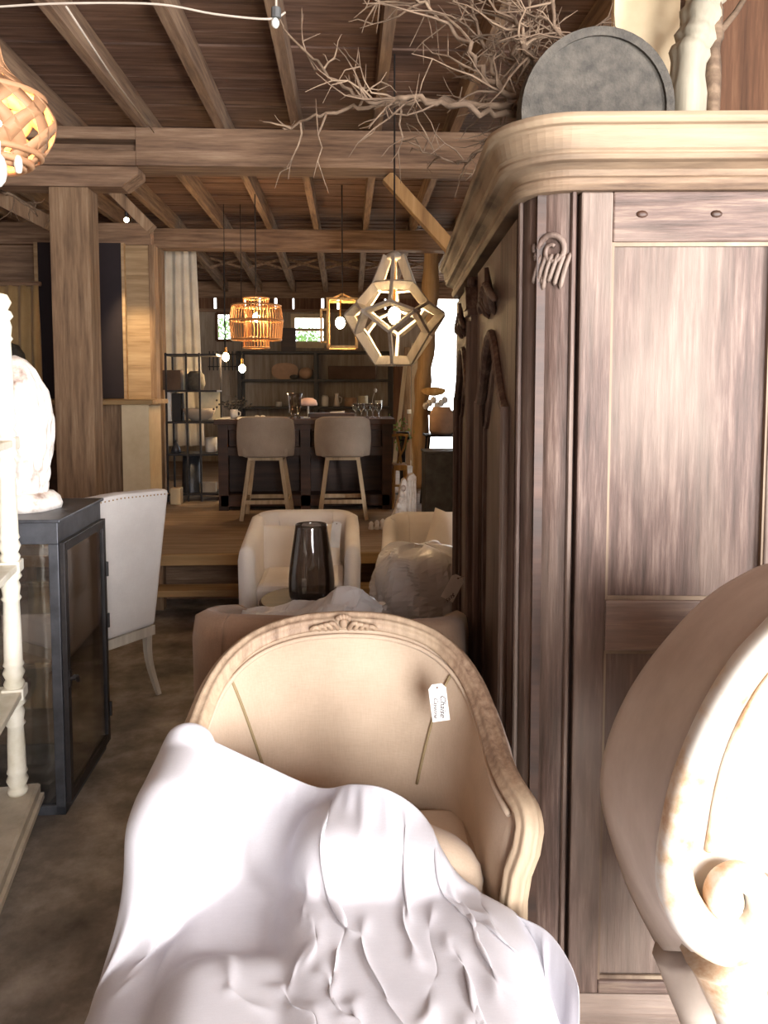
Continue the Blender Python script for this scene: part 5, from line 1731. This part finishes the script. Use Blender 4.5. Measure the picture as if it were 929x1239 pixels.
# rattan drum over the bar
yR_ = 6.9
rc = W(310, 390, yR_)
RD = T('rattan_pendant', 'tiered natural rattan drum pendant lamp, lit, above the bar', 'pendant lamp', (rc.x, yR_, rc.z))
z_ = lambda py: W(310, py, yR_).z - rc.z
s7 = FPX / yR_
R1, R2 = 31 / s7, 15 / s7
def hoop(r, z, th=0.007):
    return MB().tube([(r * math.cos(a), r * math.sin(a), z) for a in [2 * PI * k / 28 for k in range(28)]], th, 6, closed=True)
for r, pz_ in ((R1 * 0.94, 370), (R1 * 1.02, 388), (R1 * 0.95, 411), (R2, 361), (R2 * 1.02, 421), (R2 * 0.9, 372), (R2, 409), (R2 * 0.95, 388)):
    hoop(r, z_(pz_), 0.008).obj('hoop', 'rattan2', RD, smooth=True)
m = MB()
for k in range(46):
    a = 2 * PI * k / 46
    m.tube([(R1 * 0.94 * math.cos(a), R1 * 0.94 * math.sin(a), z_(370)), (R1 * 1.02 * math.cos(a), R1 * 1.02 * math.sin(a), z_(388)), (R1 * 0.95 * math.cos(a), R1 * 0.95 * math.sin(a), z_(411))], 0.0042, 5)
o = m.obj('outer_canes', 'rattan2', RD); o['kind'] = 'stuff'
m = MB()
for k in range(24):
    a = 2 * PI * k / 24
    m.tube([(R2 * math.cos(a), R2 * math.sin(a), z_(361)), (R2 * 0.95 * math.cos(a), R2 * 0.95 * math.sin(a), z_(390)), (R2 * math.cos(a), R2 * math.sin(a), z_(421))], 0.0045, 5)
o = m.obj('inner_canes', 'rattan2', RD); o['kind'] = 'stuff'
m = MB()
for k in range(12):
    a = 2 * PI * k / 12
    for pz_ in (370, 411):
        m.tube([(R2 * math.cos(a), R2 * math.sin(a), z_(pz_)), (R1 * 0.95 * math.cos(a), R1 * 0.95 * math.sin(a), z_(pz_))], 0.004, 5)
m.obj('spokes', 'rattan2', RD)
MB().tube([(0, 0, z_(375)), (0, 0, JZ + 0.16 - rc.z)], 0.005, 6).obj('cord', 'cord', RD)
MB().ball((0, 0, z_(384)), (0.03, 0.03, 0.042), 12).obj('bulb', 'bulb', RD, smooth=True)
bulb_light('rattan_glow', (0, 0, z_(384)), 16, (1, 0.62, 0.3), 0.04, RD)

# brass box lantern
yX = 7.2
xc = W(409, 392, yX)
BL = T('box_lantern', 'brass framed box lantern, lit, behind the faceted wooden lantern', 'pendant lamp', (xc.x + 0.04, yX, xc.z))
s8 = FPX / yX
hx, hz = 17 / s8, 28 / s8
m = MB()
for x in (-hx, hx):
    for y in (-hx, hx):
        m.bar((x, y, -hz), (x, y, hz), 0.022)
for z in (-hz, hz):
    for a, b_ in (((-hx, -hx), (hx, -hx)), ((hx, -hx), (hx, hx)), ((hx, hx), (-hx, hx)), ((-hx, hx), (-hx, -hx))):
        m.bar((a[0], a[1], z), (b_[0], b_[1], z), 0.022)
m.obj('frame', 'honey', BL)
m = MB()
m.bar((-hx - 0.06, -hx - 0.03, -hz * 0.8), (-hx - 0.06, -hx - 0.03, hz * 0.55), 0.02)
m.bar((-hx - 0.06, -hx - 0.03, hz * 0.55), (-hx, -hx, hz * 0.55), 0.02)
m.bar((-hx - 0.06, -hx - 0.03, -hz * 0.8), (-hx, -hx, -hz * 0.8), 0.02)
m.obj('door', 'honey', BL)
MB().tube([(0, 0, hz), (0, 0, JZ + 0.16 - xc.z)], 0.006, 6).obj('cord', 'cord', BL)
m = MB()
for a in ((-hx, 0), (hx, 0), (0, -hx), (0, hx)):
    m.bar((a[0], a[1], hz), (0, 0, hz + 0.06), 0.014)
m.obj('hanger', 'honey', BL)
MB().ball((-0.02, 0, 0.01), (0.045, 0.045, 0.055), 14).obj('bulb', 'bulb', BL, smooth=True)
MB().tube([(-0.02, 0, 0.06), (-0.02, 0, hz)], 0.008, 6).obj('socket', 'brass', BL)
bulb_light('box_glow', (-0.02, 0, 0.0), 16, (1, 0.72, 0.42), 0.05, BL)

# two bare filament bulbs
for px, py, Y, lab in ((273, 432, 8.0, 'bare glowing filament bulb, higher of the pair beside the black rack'), (293, 446, 8.0, 'bare glowing filament bulb, lower of the pair beside the black rack')):
    c = W(px, py, Y)
    th = T('hanging_bulb', lab, 'pendant lamp', c, 0, 'bare bulbs beside the rack')
    MB().ball((0, 0, 0), (0.035, 0.035, 0.045), 12).obj('bulb', 'bulb', th, smooth=True)
    MB().tube([(0, 0, 0.04), (0, 0, 0.1)], 0.014, 8).obj('socket', 'brass', th)
    MB().tube([(0, 0, 0.09), (0, 0, JZ + 0.16 - c.z)], 0.004, 5).obj('cord', 'cord', th)
    bulb_light('bulb_glow', (0, 0, -0.06), 4, (1, 0.68, 0.35), 0.04, th)

# orange woven lantern at the upper left
yO = 2.6
oc = W(-8, 140, yO)
OL = T('woven_lantern', 'orange woven bulb-shaped pendant lantern, lit, at the ceiling', 'pendant lamp', (oc.x, yO, oc.z))
s9 = FPX / yO
pr = [((6) / s9, 60 - 20), (12 / s9, 75), (22 / s9, 92), (40 / s9, 108), (58 / s9, 122), (67 / s9, 140), (66 / s9, 155), (56 / s9, 175), (42 / s9, 190), (30 / s9, 197)]
prz = catmull([Vector((r, 0, (140 - py) / s9)) for r, py in pr], 5)
def surf(t):
    k = t * (len(prz) - 1)
    i = min(int(k), len(prz) - 2)
    return prz[i].lerp(prz[i + 1], k - i)
def band(mb, a0, turns, wd):
    n_ = 40
    vs, fs = [], []
    for i in range(n_ + 1):
        t = i / n_
        p = surf(t)
        a = a0 + turns * 2 * PI * t
        hwid = min(0.6, wd / max(p.x, 0.03))
        for s in (-1, 1):
            vs.append((p.x * math.cos(a + s * hwid), p.x * math.sin(a + s * hwid), p.z))
        if i:
            fs.append((2 * i - 2, 2 * i - 1, 2 * i + 1, 2 * i))
    return mb.add(vs, fs)
for k in range(9):
    for s in (-1, 1):
        band(MB(), 2 * PI * k / 9 + 0.2, s * 0.38, 0.029).obj('woven_strip', 'rattan', OL, smooth=True, solid=0.003)
for t, r_ in ((0.02, 0.007), (0.42, 0.012), (0.83, 0.011), (0.92, 0.013), (1.0, 0.012)):
    p = surf(t)
    hoop(p.x, p.z, r_).obj('hoop', 'rattan', OL, smooth=True)
MB().tube([(0, 0, prz[0].z), (0, 0, JZ + 0.16 - oc.z)], 0.005, 6).obj('cord', 'cord', OL)
MB().ball((0, 0, 0), (0.04, 0.04, 0.055), 14).obj('bulb', 'bulb', OL, smooth=True)
MB().tube([(0, 0, 0.05), (0, 0, prz[0].z)], 0.01, 8).obj('socket', 'brass', OL)
bulb_light('woven_glow', (0, 0, -0.02), 5, (1, 0.55, 0.25), 0.04, OL)
# string lights along the ceiling, with their frosted bulbs
SL = T('string_lights', 'pale cable of string lights sagging across the ceiling', 'string lights', W(100, 8, 2.6))
o0 = Vector(SL.location)
pth = catmull([W(-60, 12, 2.6) - o0, W(0, 8, 2.6) - o0, W(80, 4, 2.6) - o0, W(190, 5, 2.6) - o0, W(260, 17, 2.6) - o0, W(325, 23, 2.6) - o0, W(345, 15, 2.62) - o0], 5)
MB().tube(pth, 0.0035, 6).obj('cable', 'wire', SL)
MB().tube([W(334, 10, 2.6) - o0, W(334, 22, 2.6) - o0], 0.016, 8).obj('socket', 'bin', SL)
MB().ball(W(333, 28, 2.6) - o0, (0.014, 0.014, 0.017), 10).obj('bulb', 'milk', SL, smooth=True)
MB().tube([W(12, 15, 2.62) - o0, W(13, 160, 2.62) - o0] if False else [W(334, -20, 2.6) - o0, W(334, 12, 2.6) - o0], 0.004, 6).obj('hanger', 'wire', SL)
th = T('frosted_bulb', 'white frosted globe bulb hanging under the orange lantern', 'bulb', W(-4, 205, 2.45))
MB().ball((0, 0, 0), (0.03, 0.03, 0.055), 14).obj('globe', 'milk', th, smooth=True)
MB().tube([(0, 0, 0.05), (0, 0, 0.085)], 0.014, 10).obj('socket', 'milk', th)
MB().tube([(0, 0, 0.08), (0, 0, JZ - th.location.z)], 0.003, 5).obj('cord', 'wire', th)
e = W(22, 200, yO - 0.06) - oc
MB().lathe([(0.008, 0.03), (0.012, 0.02), (0.014, 0.0), (0.010, -0.022), (0.002, -0.026)], 10, e).obj('pull_knob', 'cream', OL, smooth=True)
m = MB().tube([W(80, 8, 2.75), W(135, 92, 3.75), W(186, 160, 5.1)], 0.004, 5)
thing(m, 'ceiling_cable', 'wire', 'thin pale cable stapled along a ceiling joist', 'cable')
c = W(153, 266, 6.35)
SB = T('spot_lamp', 'tiny warm spot bulb under the booth header, lighting the golden planks', 'lamp', c)
MB().ball((0, 0, 0), 0.02, 10).obj('bulb', 'bulb', SB, smooth=True)
MB().tube([(0, 0, 0.015), (0, 0, 0.06)], 0.014, 8).obj('socket', 'iron', SB)
MB().tube([(0, 0, 0.05), (0, 0, JZ + 0.165 - c.z)], 0.004, 5).obj('cord', 'cord', SB)
lo = bulb_light('spot_glow', (0.0, -0.03, -0.03), 30, (1, 0.7, 0.35), 0.03, SB)
lo.data = bpy.data.lights.new('spot_beam', 'SPOT')
lo.data.energy, lo.data.color, lo.data.spot_size, lo.data.spot_blend, lo.data.shadow_soft_size = 42, (1, 0.72, 0.4), R(36), 0.9, 0.03
lo.rotation_euler = (W(166, 425, 7.0) - c).to_track_quat('-Z', 'Y').to_euler()

# ================================================================== on top of the armoire
MA = Matrix.Translation(AO) @ Matrix.Rotation(ARZ, 4, 'Z')
ATZ = CZ0 + 0.144
yt = 2.2
tcn = W(722, 150, yt)
rt = 91 * yt / FPX
TR = T('round_tray', 'round charcoal wicker tray standing on edge on the armoire', 'tray', (tcn.x, yt, ATZ))
Mt = Matrix.Translation((0, 0, rt + 0.001)) @ Matrix.Rotation(R(-90 + 8), 4, 'X')
MB().lathe([(0.001, 0), (rt, 0), (rt, 0.02), (0.001, 0.02)], 48, M=Mt, cap=False).obj('disc', 'tray', TR)
MB().lathe([(rt - 0.02, -0.012), (rt + 0.003, -0.012), (rt + 0.003, 0.055), (rt - 0.008, 0.06), (rt - 0.02, 0.055), (rt - 0.02, -0.012)], 48, M=Mt, cap=False).obj('rim', 'tray', TR, smooth=False)

# cream board and pale driftwood limb standing on the armoire
yb_ = 2.72
xa, xb = W(742, 60, yb_).x, W(822, 60, yb_).x
tag(MB().bx(xa, xb, yb_, yb_ + 0.03, ATZ + 0.001, JZ + 0.12).obj('tall_cream_board', 'plaster', bevel=0.003), 'tall cream board standing upright on the armoire behind the tray', 'board')
yk = 2.5
P_ = catmull([Vector((W(828, 130, yk).x, yk, ATZ + 0.001)), W(832, 90, yk), W(842, 45, yk), W(852, 0, yk), W(862, -50, yk), Vector((W(870, -70, yk).x, yk, JZ + 0.1))], 6)
m = MB().tube(P_, [0.058 + 0.008 * math.sin(i * 1.7) for i in range(len(P_))], 18, lambda a: 1 + 0.13 * math.sin(3 * a + 1) + 0.07 * math.sin(7 * a))
tag(m.obj('driftwood_trunk', 'bark', smooth=True), 'pale peeling driftwood trunk standing on the armoire', 'trunk')
P_ = catmull([Vector((W(862, 130, yk).x, yk - 0.02, ATZ + 0.001)), W(862, 80, yk), W(866, 30, yk), W(862, -30, yk), Vector((W(866, -60, yk).x, yk, JZ + 0.1))], 5)
m = MB().tube(P_, [0.024 + 0.004 * math.sin(i * 1.7) for i in range(len(P_))], 10, lambda a: 1 + 0.13 * math.sin(3 * a + 1))
m.tube([W(868, 42, yk), W(890, 15, yk), W(908, -14, yk)], [0.012, 0.010, 0.008], 8)
tag(m.obj('grey_limb', 'twig', smooth=True), 'slim grey limb with a side shoot beside the pale driftwood trunk', 'branch')

# dry branches lying on the armoire and reaching over the room
def branch(pts, r0, label, sd, ntw=10, tl=0.25, spread=1.0):
    rb = random.Random(sd)
    P = catmull([W(x, y, Y) for x, y, Y in pts], 6)
    n_ = len(P)
    P = [p + Vector((rb.gauss(0, 0.006), rb.gauss(0, 0.006), rb.gauss(0, 0.006))) for p in P]
    m = MB().tube(P, [r0 * (1 - 0.75 * i / (n_ - 1)) for i in range(n_)], 7)
    o_tw = MB()
    for k in range(ntw):
        i = rb.randint(int(n_ * 0.15), n_ - 2)
        d = (P[i + 1] - P[i]).normalized()
        v = (d * 0.7 + Vector((rb.gauss(0, 1), rb.gauss(0, 0.5), rb.gauss(0, 1))) * 0.6 * spread).normalized()
        L = tl * rb.uniform(0.4, 1.1)
        q_ = [P[i]]
        for s in range(5):
            v = (v + Vector((rb.gauss(0, 0.3), rb.gauss(0, 0.2), rb.gauss(0, 0.3)))).normalized()
            q_.append(q_[-1] + v * L / 5)
        o_tw.tube(q_, [r0 * 0.32, r0 * 0.28, r0 * 0.24, r0 * 0.2, r0 * 0.15, r0 * 0.08], 5)
        for s in range(2):
            j = rb.randint(1, 4)
            w2 = (v + Vector((rb.gauss(0, 1), rb.gauss(0, 0.6), rb.gauss(0, 1)))).normalized()
            o_tw.tube([q_[j], q_[j] + w2 * L * 0.22, q_[j] + w2 * L * 0.35 + Vector((0, 0, rb.gauss(0, 0.02)))], [r0 * 0.18, r0 * 0.12, r0 * 0.06], 4)
    th = T('dry_branch', label, 'branch', P[0], 0, 'dry branches on the armoire')
    m.v = [tuple(Vector(v) - P[0]) for v in m.v]
    o_tw.v = [tuple(Vector(v) - P[0]) for v in o_tw.v]
    m.obj('stem', 'twig', th, smooth=True)
    o = o_tw.obj('twigs', 'twig', th)
    o['kind'] = 'stuff'
    return th
branch([(660, 128, 2.45), (630, 130, 2.4), (590, 128, 2.35), (540, 120, 2.4), (480, 126, 2.45), (420, 132, 2.5), (375, 143, 2.55), (342, 158, 2.6)], 0.013, 'dry branch reaching farthest across the ceiling, tip bending down', 1, 8, 0.3, 0.8)
branch([(660, 126, 2.45), (620, 138, 2.35), (560, 126, 2.3), (500, 118, 2.35), (450, 122, 2.4), (410, 100, 2.45), (370, 65, 2.5), (338, 28, 2.55)], 0.012, 'dry branch rising from armoire toward the frosted string-light socket', 2, 9, 0.28)
branch([(680, 110, 2.5), (650, 120, 2.45), (620, 118, 2.35), (585, 85, 2.4), (555, 45, 2.45), (520, 15, 2.5), (480, -25, 2.5)], 0.014, 'thick dry branch slanting up to the ceiling over the armoire', 3, 14, 0.3)
branch([(690, 110, 2.5), (660, 100, 2.45), (640, 70, 2.3), (625, 30, 2.35), (605, -20, 2.4)], 0.014, 'upright dry branch with pale bark flecks over the armoire corner', 4, 30, 0.28, 1.3)
branch([(715, 110, 2.5), (690, 80, 2.45), (680, 40, 2.3), (655, -20, 2.35)], 0.013, 'upright dry branch closest to the cream plaster partition', 5, 26, 0.26, 1.3)
branch([(690, 112, 2.5), (640, 118, 2.4), (600, 90, 2.5), (580, 40, 2.55), (560, -20, 2.6)], 0.012, 'bushy dry branch standing behind the thick slanting branch', 6, 30, 0.3, 1.3)
branch([(660, 122, 2.5), (630, 148, 2.4), (605, 165, 2.35), (570, 190, 2.4), (540, 195, 2.45), (500, 175, 2.5)], 0.009, 'thin drooping twig branch hanging below the others past the cornice', 7, 16, 0.2, 1.2)
branch([(690, 112, 2.55), (640, 95, 2.5), (620, 60, 2.5), (640, 10, 2.5), (650, -20, 2.5)], 0.011, 'crooked tangled dry branch in the middle of the branch heap', 8, 30, 0.26, 1.4)
# small twig sprigs at far left
for k, (pts, lab) in enumerate((([(0, 232, 5.0), (25, 243, 5.0), (45, 262, 5.0)], 'pale twig sprig poking out beside the thick post'),)):
    th = branch([(a_, b_, c_) for a_, b_, c_ in pts], 0.012, lab, 20 + k, 6, 0.25)
    th['group'] = 'twigs by the post'
bpy.context.view_layer.update()
